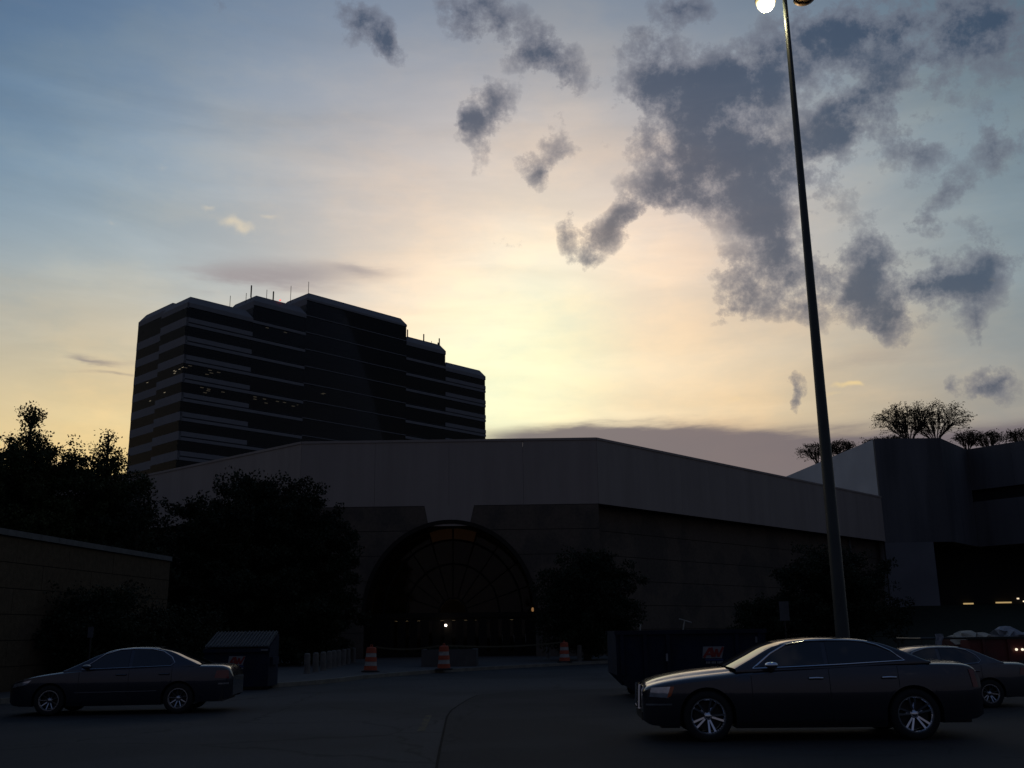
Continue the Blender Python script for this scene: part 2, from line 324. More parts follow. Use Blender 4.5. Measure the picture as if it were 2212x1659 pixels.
pm('beacon', (.5, .05, .05), .5, emit=(1.0, .12, .10), es=1.6)
pm('inner_wall', (.20, .16, .11), .9, var=.2)
def crack(m, sc, wd, depth):
    nt = m.node_tree; L = nt.links; b = nt.nodes['Principled BSDF']; src = b.inputs['Base Color'].links[0].from_socket
    tc = nt.nodes.new('ShaderNodeTexCoord'); n = nt.nodes.new('ShaderNodeTexNoise'); n.inputs['Scale'].default_value = 1.3; n.inputs['Detail'].default_value = 5; L.new(tc.outputs['Object'], n.inputs['Vector'])
    v = nt.nodes.new('ShaderNodeVectorMath'); v.operation = 'MULTIPLY_ADD'; L.new(n.outputs['Color'], v.inputs[0]); v.inputs[1].default_value = (1.1, 1.1, 0); L.new(tc.outputs['Object'], v.inputs[2])
    vo = nt.nodes.new('ShaderNodeTexVoronoi'); vo.feature = 'DISTANCE_TO_EDGE'; vo.inputs['Scale'].default_value = sc; L.new(v.outputs[0], vo.inputs['Vector'])
    r = nt.nodes.new('ShaderNodeMapRange'); L.new(vo.outputs['Distance'], r.inputs[0]); r.inputs[1].default_value = 0; r.inputs[2].default_value = wd; r.inputs[3].default_value = depth; r.inputs[4].default_value = 1.0
    s = nt.nodes.new('ShaderNodeVectorMath'); s.operation = 'SCALE'; L.new(src, s.inputs[0]); L.new(r.outputs[0], s.inputs['Scale']); L.new(s.outputs[0], b.inputs['Base Color'])
crack(MATS['asphalt'], .22, .012, .45); crack(MATS['new_asphalt'], .12, .006, .6)
glass_mat('tower_glass', (.40, .41, .44), .42); glass_mat('tower_glass_side', (.40, .41, .44), .20); glass_mat('entry_glass', (.60, .58, .52), .30)

# ------------------------------------------------------------------ mesh helpers
class MB:
    def __init__(s): s.v = []; s.f = []
    def add(s, vs, fs):
        n = len(s.v); s.v += [tuple(v) for v in vs]; s.f += [tuple(i + n for i in f) for f in fs]; return s
    def hexa(s, p):                       # 8 points: bottom ring, top ring
        return s.add(p, [(0, 3, 2, 1), (4, 5, 6, 7), (0, 1, 5, 4), (1, 2, 6, 5), (2, 3, 7, 6), (3, 0, 4, 7)])
    def box(s, x0, x1, y0, y1, z0, z1):
        return s.hexa([(x0, y0, z0), (x1, y0, z0), (x1, y1, z0), (x0, y1, z0), (x0, y0, z1), (x1, y0, z1), (x1, y1, z1), (x0, y1, z1)])
    def wall(s, p, q, z0, z1, front, back):    # slab along p -> q; left-hand normal of (q-p) turned to the viewer side is 'front'
        u = Vector((q.x - p.x, q.y - p.y, 0)).normalized(); n = Vector((u.y, -u.x, 0))
        a, b, c, d = p + n * front, q + n * front, q - n * back, p - n * back
        return s.hexa([(t.x, t.y, z) for z in (z0, z1) for t in (a, b, c, d)])
    def prism(s, poly, ax, d0, d1):       # poly in a plane, pushed along axis ax ('x': (y,z), 'y': (x,z), 'z': (x,y))
        n = len(poly)
        def P(a, b, d): return {'x': (d, a, b), 'y': (a, d, b), 'z': (a, b, d)}[ax]
        vs = [P(a, b, d0) for a, b in poly] + [P(a, b, d1) for a, b in poly]
        return s.add(vs, [tuple(range(n)), tuple(range(2 * n - 1, n - 1, -1))] + [(i, i + n, (i + 1) % n + n, (i + 1) % n) for i in range(n)])
    def tube(s, pts, r, n=8, cap=True):
        pts = [Vector(p) for p in pts]; m = len(pts); rs = r if hasattr(r, '__len__') else [r] * m
        base = len(s.v); prev = None
        for i, p in enumerate(pts):
            t = (pts[min(i + 1, m - 1)] - pts[max(i - 1, 0)]).normalized()
            a = (prev - t * prev.dot(t)).normalized() if prev is not None and (prev - t * prev.dot(t)).length > 1e-4 else t.orthogonal().normalized()
            prev = a; b = t.cross(a)
            for k in range(n):
                w = 2 * math.pi * k / n; s.v.append(tuple(p + (a * math.cos(w) + b * math.sin(w)) * rs[i]))
        for i in range(m - 1):
            for k in range(n):
                s.f.append((base + i * n + k, base + i * n + (k + 1) % n, base + (i + 1) * n + (k + 1) % n, base + (i + 1) * n + k))
        if cap: s.f.append(tuple(base + k for k in range(n - 1, -1, -1))); s.f.append(tuple(base + (m - 1) * n + k for k in range(n)))
        return s
    def lathe(s, prof, n=24, c=(0, 0, 0), ax='z', close=False):     # prof: (radius, height)
        base = len(s.v); m = len(prof)
        for (r, h) in prof:
            for k in range(n):
                w = 2 * math.pi * k / n; a, b = r * math.cos(w), r * math.sin(w)
                s.v.append({'z': (c[0] + a, c[1] + b, c[2] + h), 'y': (c[0] + a, c[1] + h, c[2] + b), 'x': (c[0] + h, c[1] + a, c[2] + b)}[ax])
        for i in range(m if close else m - 1):
            j = (i + 1) % m
            for k in range(n): s.f.append((base + i * n + k, base + i * n + (k + 1) % n, base + j * n + (k + 1) % n, base + j * n + k))
        if not close:
            if prof[0][0] > 1e-4: s.f.append(tuple(base + k for k in range(n - 1, -1, -1)))
            if prof[-1][0] > 1e-4: s.f.append(tuple(base + (m - 1) * n + k for k in range(n)))
        return s
    def squash(s, c, k): s.v = [tuple(c[i] + (v[i] - c[i]) * k[i] for i in range(3)) for v in s.v]; return s
    def build(s, name, mat, parent=None, smooth=False, local=False, fix=True):
        off = Vector((0, 0, 0)); p = parent
        if not local:
            while p is not None: off += p.location; p = p.parent
        me = bpy.data.meshes.new(name); me.from_pydata([(a - off.x, b - off.y, c - off.z) for a, b, c in s.v], [], s.f)
        if fix:
            import bmesh
            bm = bmesh.new(); bm.from_mesh(me); bmesh.ops.recalc_face_normals(bm, faces=bm.faces); bm.to_mesh(me); bm.free()
        me.materials.append(MATS[mat])
        if smooth: me.polygons.foreach_set('use_smooth', [True] * len(me.polygons))
        o = bpy.data.objects.new(name, me); col.objects.link(o); o.parent = parent; return o
def tag(o, label, cat, group=None):
    o['label'] = label; o['category'] = cat
    if group: o['group'] = group
    return o
def thing(name, label, cat, loc=(0, 0, 0), rz=0.0, group=None):
    o = bpy.data.objects.new(name, None); col.objects.link(o); o.location = loc; o.rotation_euler = (0, 0, rz); o.empty_display_size = .3
    return tag(o, label, cat, group)
def struct(o): o['kind'] = 'structure'; return o
def copy_thing(src, loc, label):
    r = src.copy(); col.objects.link(r); r.location = loc; r['label'] = label
    for ch in src.children:
        c = ch.copy(); col.objects.link(c); c.parent = r
        for g in ch.children:
            d = g.copy(); col.objects.link(d); d.parent = c
    return r

# ================================================================== the ground
g = MB().add([(-900, -300, 0), (900, -300, 0), (900, 3000, 0), (-900, 3000, 0)], [(0, 1, 2, 3)]).build('parking_lot', 'asphalt'); struct(g)
# newer asphalt to the right, its edge curving in front of the entrance
edge = [G(940, 1680), G(943, 1659), G(950, 1620), G(958, 1583), G(965, 1550), G(975, 1535), G(991, 1524), G(1010, 1512), G(1031, 1502), G(1120, 1494), G(1330, 1488)]
edge[0] = edge[1] + (edge[1] - edge[2]) * 6
ep = [(p.x, p.y) for p in edge]
far = [(14, ep[-1][1] + 3), (60, ep[-1][1] + 6), (60, ep[0][1]), ]
MBp = MB(); n = len(ep) + len(far); MBp.add([(x, y, .006) for x, y in ep + far], [tuple(range(n))])
struct(MBp.build('asphalt_patch', 'new_asphalt'))
sm_ = MB()
for (x0, y0), (x1, y1) in zip(ep[:-1], ep[1:]):
    u = Vector((x1 - x0, y1 - y0, 0)).normalized(); nn = Vector((-u.y, u.x, 0)) * .018
    sm_.add([(x0 - nn.x, y0 - nn.y, .010), (x1 - nn.x, y1 - nn.y, .010), (x1 + nn.x, y1 + nn.y, .010), (x0 + nn.x, y0 + nn.y, .010)], [(0, 1, 2, 3)])
struct(sm_.build('asphalt_seam', 'tar'))
# worn paint dashes
def dash(p, q, w, name='painted_line', mat='paint_yellow', z=.005):
    u = (q - p).normalized(); nn = Vector((-u.y, u.x, 0)) * w / 2
    struct(MB().add([(p.x - nn.x, p.y - nn.y, z), (q.x - nn.x, q.y - nn.y, z), (q.x + nn.x, q.y + nn.y, z), (p.x + nn.x, p.y + nn.y, z)], [(0, 1, 2, 3)]).build(name, mat))
dash(G(909, 1580), G(927, 1545), .13)
# kerb line and the pavement behind it
KP = [G(-260, 1540), G(0, 1521), G(300, 1502), G(600, 1485), G(680, 1479), G(731, 1474), G(783, 1467), G(860, 1460.5), G(940, 1454), G(1130, 1442.5), G(1327, 1432), G(1500, 1423), G(1900, 1403)]
KP = [Vector((p.x, p.y, 0)) for p in KP]
struct(MB().add([(p.x, p.y, .13) for p in KP] + [(80, KP[-1].y, .13), (80, 140, .13), (-80, 140, .13), (-80, KP[0].y, .13)], [tuple(range(len(KP) + 4))]).build('pavement', 'concrete'))
kerb = thing('kerb', 'pale worn concrete kerb edging the pavement before the arched entrance', 'kerb', KP[5])
for a, b in zip(KP[:-1], KP[1:]):
    d = (b - a); m = max(1, int(d.length / 3.0))
    for k in range(m):
        p = a + d * (k / m); q = a + d * ((k + 1) / m) - d.normalized() * .015
        MB().wall(p, q, 0, .145 + random.uniform(-.006, .006), 0.02, .15).build('kerb_stone', 'kerb', kerb)

# ================================================================== the shopping mall
YM = 66.0
CL, CR = A(652, 958, YM), A(1288, 951, YM); ZT = (CL.z + CR.z) / 2
CL = Vector((CL.x, YM, 0)); CR = Vector((CR.x, YM, 0))
ZF = (A(760, 1094, YM).z + A(1160, 1090.5, YM).z) / 2
RE = G(1905, 1076, ZT); RE = Vector((RE.x, RE.y, 0)); LE = G(312, 1030, ZT); LE = Vector((LE.x, LE.y, 0))
LL = Vector((LE.x - 60, LE.y + 2, 0))
mall = thing('shopping_mall', 'low wide mall with pale upper wall and a dark arched entrance', 'building', ((CL.x + CR.x) / 2, YM, 0))
up_r = (RE - CR).normalized(); up_l = (CL - LE).normalized()
def cut(p, q, n): return [(p + (q - p) * (i / n) + (q - p).normalized() * .006, p + (q - p) * ((i + 1) / n) - (q - p).normalized() * .006) for i in range(n)]
def fascia(p, q, n, dz=0):
    for a, b in cut(p, q, n): MB().wall(a, b, ZF + dz, ZT + dz, 0, .5).build('wall_panel', 'mall_stucco', mall)
    MB().wall(p, q, ZT + dz + .002, ZT + dz + .16, .05, .6).build('roof_coping', 'mall_stucco', mall)
fascia(CL, CR, 4); fascia(CR + up_r * .02, RE + up_r * 14, 6, .003); fascia(LE, CL - up_l * .02, 4, .004); fascia(LL, LE, 6, .006)
bk = MB(); bk.prism([(LL.x, LL.y + .55), (LE.x, LE.y + .55), (CL.x + .2, YM + .55), (CR.x - .2, YM + .55), (RE.x, RE.y + .6), (RE.x + 9, 140), (LL.x, 140)], 'z', ZF + .5, ZT - .3)
bk.build('roof_slab', 'mall_dark', mall)
# entrance arch
XC = A(971.5, 1323, YM).x; RH = (A(1157, 1323, YM).x - A(787, 1323, YM).x) / 2; ZS = A(971, 1323, YM).z; RV = A(971, 1128, YM).z - ZS
def xa(z): return RH if z <= ZS else (RH * math.sqrt(max(0, 1 - ((z - ZS) / RV) ** 2)))
NC = 6; CH = (ZF - .13) / NC
for k in range(NC):
    z0, z1 = .13 + k * CH, .13 + (k + 1) * CH - .035
    zz = np.linspace(z0, z1, 9)
    for sg, xe in ((-1, CL.x), (1, CR.x)):
        poly = [(XC + sg * xa(z), z) for z in zz if True] + [(xe, z1), (xe, z0)]
        MB().prism(poly, 'y', YM - .004, YM + .45).build('wall_course', 'mall_brick', mall)
    # backing, so that the joints are dark
MB().prism([(CL.x, .13)] + [(XC - RH - .02, .13), (XC - RH - .02, ZS)] + [(XC - xa(z) - .03, z) for z in np.linspace(ZS, ZS + RV, 14)] + [(XC, ZF - .02), (CL.x, ZF - .02)], 'y', YM + .03, YM + .40).build('wall_backing', 'mall_dark', mall)
MB().prism([(CR.x, .13)] + [(XC + RH + .02, .13), (XC + RH + .02, ZS)] + [(XC + xa(z) + .03, z) for z in np.linspace(ZS, ZS + RV, 14)] + [(XC, ZF - .02), (CR.x, ZF - .02)], 'y', YM + .03, YM + .40).build('wall_backing', 'mall_dark', mall)
k0, k1 = A(917, 1093, YM).x, A(1024, 1091, YM).x; zc = A(925, 1132, YM).z
j0, j1 = A(926, 1131, YM).x, A(1014, 1129, YM).x
MB().prism([(j0, zc - .15), (j1, zc - .15), (k1, ZF), (k0, ZF)], 'y', YM - .03, YM - .006).build('keystone', 'mall_stucco', mall)
# side walls under the wings, set back
for p, q, nn_, back in ((CR, RE + up_r * 14, 7, 1.0), (LE, CL, 4, 1.0), (LL, LE, 6, 1.0)):
    for k in range(NC):
        z0, z1 = .13 + k * CH, .13 + (k + 1) * CH - .035
        MB().wall(p, q, z0, z1 + (.0 if k < NC - 1 else .03), -back, back + .35).build('wall_course', 'mall_brick', mall)
    MB().wall(p, q, .13, ZF, -back - .06, back + .3).build('wall_backing', 'mall_dark', mall)
    MB().wall(p, q, ZF - .001, ZF + .25, -.06, back + .5).build('soffit', 'mall_dark', mall)
# vault and arch trim
TH = np.linspace(0, math.pi, 41)
vt = MB(); DV = 3.4
for a, b in zip(TH[:-1], TH[1:]):
    P = [(XC + (RH - .002) * math.cos(t), ZS + (RV - .002) * math.sin(t)) for t in (a, b)]
    vt.add([(P[0][0], YM + .02, P[0][1]), (P[1][0], YM + .02, P[1][1]), (P[1][0], YM + DV + .3, P[1][1]), (P[0][0], YM + DV + .3, P[0][1])], [(0, 1, 2, 3)])
for sg in (-1, 1):
    x = XC + sg * (RH - .002); vt.add([(x, YM + .02, .1), (x, YM + .02, ZS), (x, YM + DV + .3, ZS), (x, YM + DV + .3, .1)], [(0, 1, 2, 3)])
vt.build('vault', 'bronze', mall, smooth=True)
ar = MB()
for a, b in zip(TH[:-1], TH[1:]):
    q = []
    for y in (YM - .07, YM + .10):
        for t, dr in ((a, -.10), (b, -.10), (b, .16), (a, .16)): q.append((XC + (RH + dr) * math.cos(t), y, ZS + (RV + dr) * math.sin(t)))
    ar.hexa(q)
ar.build('arch_trim', 'bronze', mall)
YS = YM + DV
def sector(r0, r1, t0, t1, y0, y1, n=6):
    m = MB(); tt = np.linspace(t0, t1, n)
    pl = [(XC + RH * r1 * math.cos(t), ZS + RV * r1 * math.sin(t)) for t in tt] + [(XC + RH * r0 * math.cos(t), ZS + RV * r0 * math.sin(t)) for t in tt[::-1]]
    return m.prism(pl, 'y', y0, y1)
NS = 10
for i in range(NS):
    t0, t1 = math.pi * i / NS, math.pi * (i + 1) / NS
    for r0, r1 in ((.18, .56), (.58, .84), (.86, .985)):
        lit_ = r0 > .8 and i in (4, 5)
        sector(r0, r1, t0 + .012, t1 - .012, YS, YS + .03).build('arch_pane', 'arch_painted_glow' if lit_ else 'entry_glass', mall)  # top panes given a glow of their own, imitating a lamplit vault soffit
fr = MB()
for i in range(NS + 1):
    t = math.pi * i / NS
    fr.tube([(XC + RH * .16 * math.cos(t), YS, ZS + RV * .16 * math.sin(t)), (XC + RH * .99 * math.cos(t), YS, ZS + RV * .99 * math.sin(t))], .045, 6)
for r in (.17, .57, .85):
    fr.tube([(XC + RH * r * math.cos(t), YS - .01, ZS + RV * r * math.sin(t)) for t in np.linspace(0, math.pi, 25)], .075, 6)
fr.box(XC - RH, XC + RH, YS - .14, YS + .12, ZS - .28, ZS + .05)
fr.build('arch_frame', 'bronze', mall)
# doors
ZD = ZS - .30; x0d, x1d = A(842, 1340, YS).x, A(1142, 1340, YS).x; ND = 12; wd = (x1d - x0d) / ND
for sg, xe in ((-1, x0d), (1, x1d)):
    MB().box(min(xe, XC + sg * RH), max(xe, XC + sg * RH), YS - .05, YS + .12, .13, ZS - .28).build('side_panel', 'bronze', mall)
for i in range(ND):
    a, b = x0d + i * wd, x0d + (i + 1) * wd
    d = MB()
    d.box(a, a + .30, YS - .03, YS + .05, .13, ZD); d.box(b - .26, b, YS - .03, YS + .05, .13, ZD)
    d.box(a + .30, b - .26, YS - .03, YS + .05, ZD - .16, ZD); d.box(a + .30, b - .26, YS - .03, YS + .05, .13, .42)
    do = d.build('door', 'bronze', mall)
    MB().box(a + .30, b - .26, YS, YS + .012, .42, ZD - .16).build('door_pane', 'entry_glass', do)
    MB().tube([(b - .22, YS - .09, 1.0), (b - .22, YS - .09, 1.5)], .018, 6).build('door_handle', 'alloy', do)
# hall behind the doors, its lamps mostly off
hall = MB(); hall.box(XC - RH - 2, XC + RH + 2, YS + 9, YS + 9.2, .1, ZS + RV + 1); hall.box(XC - RH - 2, XC - RH - 1.8, YS + .2, YS + 9, .1, ZS + RV + 1); hall.box(XC + RH + 1.8, XC + RH + 2, YS + .2, YS + 9, .1, ZS + RV + 1)
hall.box(XC - RH - 2, XC + RH + 2, YS + .4, YS + 9, ZS + RV + .5, ZS + RV + .7)
hall.build('hall_wall', 'inner_wall', mall)
for xpix, w_, e in ((845, .28, 1), (868, .9, 0), (905, .75, 0), (920, .35, 0), (955, .8, 1), (987, 1.0, 0), (1016, .8, 0), (1110, .6, 1)):
    c = A(xpix, 1330, YS + 2.0)
    MB().box(c.x - w_ / 2, c.x + w_ / 2, YS + 1.9, YS + 2.1, ZD - .14, ZD - .08).build('ceiling_lamp', 'entry_light', mall)
c = A(963, 1351, YS - .4); MB().lathe([(.001, -.08), (.055, -.055), (.08, 0), (.055, .055), (.001, .08)], 12, c).build('entry_bulb', 'entry_bulb', mall, smooth=True)
c = A(1155, 1319, YM + .6); MB().lathe([(.05, -.12), (.09, -.02), (.07, .10), (.02, .14)], 10, (XC + RH - .16, YM + .7, ZS + .12)).build('vault_lamp', 'warm_lamp', mall, smooth=True)
# downpipe on the right wing
def along(p, q, t): return p + (q - p) * t
dp = along(CR, RE, .86); dn = Vector((up_r.y, -up_r.x, 0))
dq = dp - dn * .9
MB().tube([(dq.x, dq.y, .13), (dq.x, dq.y, ZF + .2)], .13, 8).build('downpipe', 'coping', mall)

# ================================================================== the department store on the right
YB = RE.y - .15; DYB = YB - 91.0
B0 = A(1888, 948, YB); ZB = B0.z
B1 = A(2030, 949, YB)
B0 = Vector((B0.x, YB, 0)); B1 = Vector((B1.x, YB, 0))
B2 = G(2088, 971, ZB); B2 = Vector((B2.x, B2.y, 0)); B3 = G(2216, 951, ZB); B3 = Vector((B3.x, B3.y, 0)); B3 = B2 + (B3 - B2) * 2.2
BL = G(1694, 1031, ZB); BL = Vector((BL.x, BL.y, 0))
store = thing('department_store', 'tall blank store block with sky-lit side wall and dark loading recess', 'building', (B0.x, YB, 0))
ZO = A(2000, 1171, YB).z; ZG = A(2000, 1310, YB).z
for i, (a, b) in enumerate(cut(BL, B0 + Vector((0, .405, 0)), 4)): MB().wall(a, b, ZG - 2, ZB, 0, .4).build('wall_panel', 'store_skylit', store)
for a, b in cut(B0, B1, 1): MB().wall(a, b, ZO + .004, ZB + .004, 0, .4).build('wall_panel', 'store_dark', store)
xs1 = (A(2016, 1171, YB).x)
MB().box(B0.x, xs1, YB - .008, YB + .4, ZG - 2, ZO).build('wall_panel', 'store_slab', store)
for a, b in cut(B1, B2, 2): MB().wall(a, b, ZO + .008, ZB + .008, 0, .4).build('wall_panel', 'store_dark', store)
sl0, sl1 = V(2160, 1052, B2, (B3 - B2).normalized())[1], V(2160, 1078, B2, (B3 - B2).normalized())[1]
for a, b in cut(B2, B3, 3):
    MB().wall(a, b, ZO + .01, min(sl0, sl1), 0, .4).build('wall_panel', 'store_dark', store)
    MB().wall(a, b, max(sl0, sl1), ZB + .01, 0, .4).build('wall_panel', 'store_dark', store)
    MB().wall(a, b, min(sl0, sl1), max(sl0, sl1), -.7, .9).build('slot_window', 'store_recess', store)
MB().prism([(BL.x + .5, BL.y), (B0.x + .5, YB + .5), (B1.x, YB + .5), (B2.x, B2.y + .7), (B3.x, B3.y + .7), (B3.x + 20, BL.y + 20), (BL.x + .5, BL.y + 20)], 'z', ZB - 1.2, ZB - .6).build('roof_slab', 'store_recess', store)
MB().prism([(xs1, YB + .41), (B1.x + .3, YB + .45), (B2.x, B2.y + .5), (B3.x, B3.y + .5), (B3.x, B3.y + 12), (xs1, YB + 12)], 'z', ZO + .02, ZO + .3).build('soffit', 'store_recess', store)
rc_ = MB(); rc_.box(xs1, B3.x + 14, YB + 9, YB + 9.4, ZG - 3, ZO); rc_.box(xs1 - .3, xs1, YB + .41, YB + 9, ZG - 3, ZO); rc_.build('recess_wall', 'store_recess', store)
MB().box(xs1 - 20, B3.x + 14, YB - .5, YB + 9, ZG - 3.0, ZG - 2.0).build('base_slab', 'store_recess', store)
for xp, yp, w_, m_ in ((2092, 1304, 1.0, 'store_lamp'), (2168, 1301.5, 1.6, 'store_lamp'), (2199, 1293, .16, 'store_lamp_small'), (2212, 1299, .14, 'store_lamp_small'), (2224, 1290, .14, 'store_lamp_small')):
    c = A(xp, yp, YB + 8.7); MB().box(c.x - w_ / 2, c.x + w_ / 2, YB + 8.6, YB + 8.8, c.z - .07, c.z + .07).build('recess_lamp', m_, store)
MB().prism([(BL.x + .45, BL.y), (B0.x + .45, YB + .46), (B1.x + .18, YB + .46), (B2.x + .0, B2.y + .62), (B3.x, B3.y + .62), (B3.x + 20, BL.y + 18), (BL.x + .45, BL.y + 18)], 'z', ZO + .35, ZB - 1.25).build('inner_block', 'store_recess', store)
# grassed bank below the store
bank = MB(); nx, ny = 40, 14
bx0, bx1, by0, by1 = A(1560, 1350, 72).x, 110, 58.0, YB + 12
for j in range(ny + 1):
    for i in range(nx + 1):
        x = bx0 + (bx1 - bx0) * i / nx; y = by0 + (by1 - by0) * j / ny
        h = (ZG - .05) * min(1, max(0, (y - by0) / (YB - 1.0 - by0))) * min(1, max(0, (i) / 10)) + .05
        bank.v.append((x, y, h + .12 + random.uniform(-.04, .04)))
for j in range(ny):
    for i in range(nx): k = j * (nx + 1) + i; bank.f.append((k, k + 1, k + nx + 2, k + nx + 1))
struct(bank.build('embankment', 'grass', smooth=True))

# ================================================================== the office tower
YT = 205.0
P0 = A(394, 820, YT); P0 = Vector((P0.x, YT, 0))
PR = A(1049.5, 880, 271.0); PR = Vector((PR.x, PR.y, 0))
U = (PR - P0).normalized(); W_ = Vector((-U.y, U.x, 0))
tower = thing('office_tower', 'stepped dark glass office tower with pale spandrel bands and rooftop antennas', 'building', P0)
S = [0, V(542, 790, P0, U)[0], V(658, 790, P0, U)[0], V(878, 800, P0, U)[0], V(963, 850, P0, U)[0], V(1049.5, 880, P0, U)[0]]
zg0 = V(402, 684, P0, U)[1]; zg5 = V(393, 889, P0, U)[1]; FH = (zg0 - zg5) / 5
IN = 1.2
Ptop = P0 + U * IN + W_ * IN
def ztop(px, py, s): return V(px, py, P0 + U * s + W_ * IN, U)[1]
ZA = ztop(400, 638, IN); ZBt = ztop(541, 635, S[1] + IN); ZC = ztop(656, 630, S[2] + IN)
ZDt = ztop(950, 745, S[4] - IN); ZE = ztop(1035, 800, S[5] - IN); ZC2 = ztop(868, 690, S[3] - IN)
V1 = abs(V(345, 740, P0, W_)[0]); V2 = abs(V(291, 800, P0 + U * 1.8, W_)[0])
print('TOWER', [round(x, 1) for x in S], 'FH', round(FH, 2), 'tops', [round(x, 1) for x in (ZA, ZBt, ZC, ZC2, ZDt, ZE)], V1, V2, 'z0', zg0)
def tp(s, v, z): q = P0 + U * s + W_ * v; return (q.x, q.y, z)
def tbox(m, s0, s1, v0, v1, z0, z1): return m.hexa([tp(s0, v0, z0), tp(s1, v0, z0), tp(s1, v1, z0), tp(s0, v1, z0), tp(s0, v0, z1), tp(s1, v0, z1), tp(s1, v1, z1), tp(s0, v1, z1)])
def mansard(s0, s1, v0, v1, z0, z1, ins, name='parapet'):
    MB().hexa([tp(s0, v0, z0), tp(s1, v0, z0), tp(s1, v1, z0), tp(s0, v1, z0), tp(s0 + ins, v0 + ins, z1), tp(s1 - ins, v0 + ins, z1), tp(s1 - ins, v1 - ins, z1), tp(s0 + ins, v1 - ins, z1)]).build(name, 'tower_band', tower)
FA = 1.8
ZBm = (ZBt + ZDt) / 2 if abs(ZBt - ZDt) < 3 else ZBt
tops = [ZA, ZBt, ZC, ZDt, ZE]
kinds = 'ABCBA'
zlow = 22.0
nfl = int((zg0 - zlow) / FH)
for bi in range(5):
    s0, s1, zt_, kd = S[bi], S[bi + 1], tops[bi], kinds[bi]
    mansard(s0 + .004, s1 - .004, 0, V1, zt_ - FA, zt_, IN)
    kmax = int(math.floor((zt_ - FA - 1.6 - zg0) / FH)) 
    kmax = max(kmax, 0)
    zhead = zt_ - FA
    # head band
    tbox(MB(), s0, s1, .0, .4, zhead - (1.0 if kd != 'C' else .5), zhead - .002).build('spandrel_band', 'tower_band', tower)
    for k in range(kmax, -nfl - 1, -1):
        zt = zg0 + k * FH
        if zt > zhead - 1.4: continue
        if kd == 'A':
            tbox(MB(), s0, s1, 0, .5, zt - 1.0, zt).build('spandrel_band', 'tower_band', tower)
            tbox(MB(), s0, s1, 0, .5, zt - 1.92, zt - 1.27).build('spandrel_band', 'tower_band', tower)
            tbox(MB(), s0, s1, .15, .5, zt - 1.27, zt - 1.0).build('reveal', 'tower_dark', tower)
        elif kd == 'B':
            tbox(MB(), s0, s1, 0, .5, zt - 1.92, zt - 1.27).build('spandrel_band', 'tower_band', tower)
            tbox(MB(), s0, s1, .06, .3, zt - 1.04, zt - .94).build('ledge', 'tower_dark', tower)
        else:
            tbox(MB(), s0, s1, .02, .3, zt - 1.16, zt - 1.00).build('ledge', 'tower_band', tower)
        top_ = min(zt + FH - 1.2, zhead)
        zb_ = zt - (1.0 if kd == 'A' else .95)
    tbox(MB(), s0 + .01, s1 - .01, .22, .25, zlow - 4, zhead - .1).build('window_wall', 'tower_glass', tower)
    # side faces that rise above the neighbour
    tbox(MB(), s0 + .02, s0 + .4, .3, V1 - .02, zlow - 4, zhead - .01).build('side_wall', 'tower_dark', tower)
    tbox(MB(), s1 - .4, s1 - .02, .3, V1 - .02, zlow - 4, zhead - .012).build('side_wall', 'tower_dark', tower)
    tbox(MB(), s0 + .42, s1 - .42, V1 - .5, V1 - .1, zlow - 4, zhead - .3).build('rear_wall', 'tower_dark', tower)
    tbox(MB(), s0 + .42, s1 - .42, 5.0, 5.4, zlow - 4, zhead - .3).build('core_wall', 'tower_inner', tower)
    for k in range(kmax, -nfl - 1, -1):
        zt = zg0 + k * FH
        if zt > zhead - .5: continue
        tbox(MB(), s0 + .42, s1 - .42, .6, 4.95, zt - 1.55, zt - 1.0).build('floor_slab', 'tower_inner', tower)
# pale stepped wall of the taller blocks seen over the lower roof
for (sa, za, zb) in ((S[1], ZBt, ZA), (S[2], ZC, ZBt)):
    tbox(MB(), sa - .03, sa + .018, .02, V1 - .03, za - FA - 1.6, za - FA).build('side_band', 'tower_band', tower)
# left end of the tower: near half flush, far half set back
def left_end(soff, va, vb, ztp, nm):
    zh = ztp - FA
    tbox(MB(), soff - .02, soff + .4, va, vb, zh - 1.2, zh - .004).build('spandrel_band', 'tower_band', tower)
    for k in range(0, -nfl - 1, -1):
        zt = zg0 + k * FH
        if zt > zh - 1.5: continue
        tbox(MB(), soff - .03, soff + .5, va, vb, zt - 1.86, zt + .001).build('spandrel_band', 'tower_band', tower)
    tbox(MB(), soff - .004, soff + .018, va + .26, vb, zlow - 4, zh - .1).build('window_wall', 'tower_glass_side', tower)
left_end(0, 0.0, V1, ZA, 'near')
ZA2 = V(309, 684, P0 + U * (1.8 + IN), W_)[1]
mansard(1.8, S[5] - 1.8, V1 + .005, V2, ZA2 - FA, ZA2, IN)
left_end(1.8, V1 + .01, V2, ZA2, 'far')
tbox(MB(), 1.85, S[5] - 1.85, V1 + .02, V2 - .02, zlow - 4, ZA2 - FA - .01).build('rear_block', 'tower_dark', tower)
tbox(MB(), .1, S[5] - .1, .3, V2 - .3, 0, zlow - 3.9).build('base_block', 'tower_dark', tower)
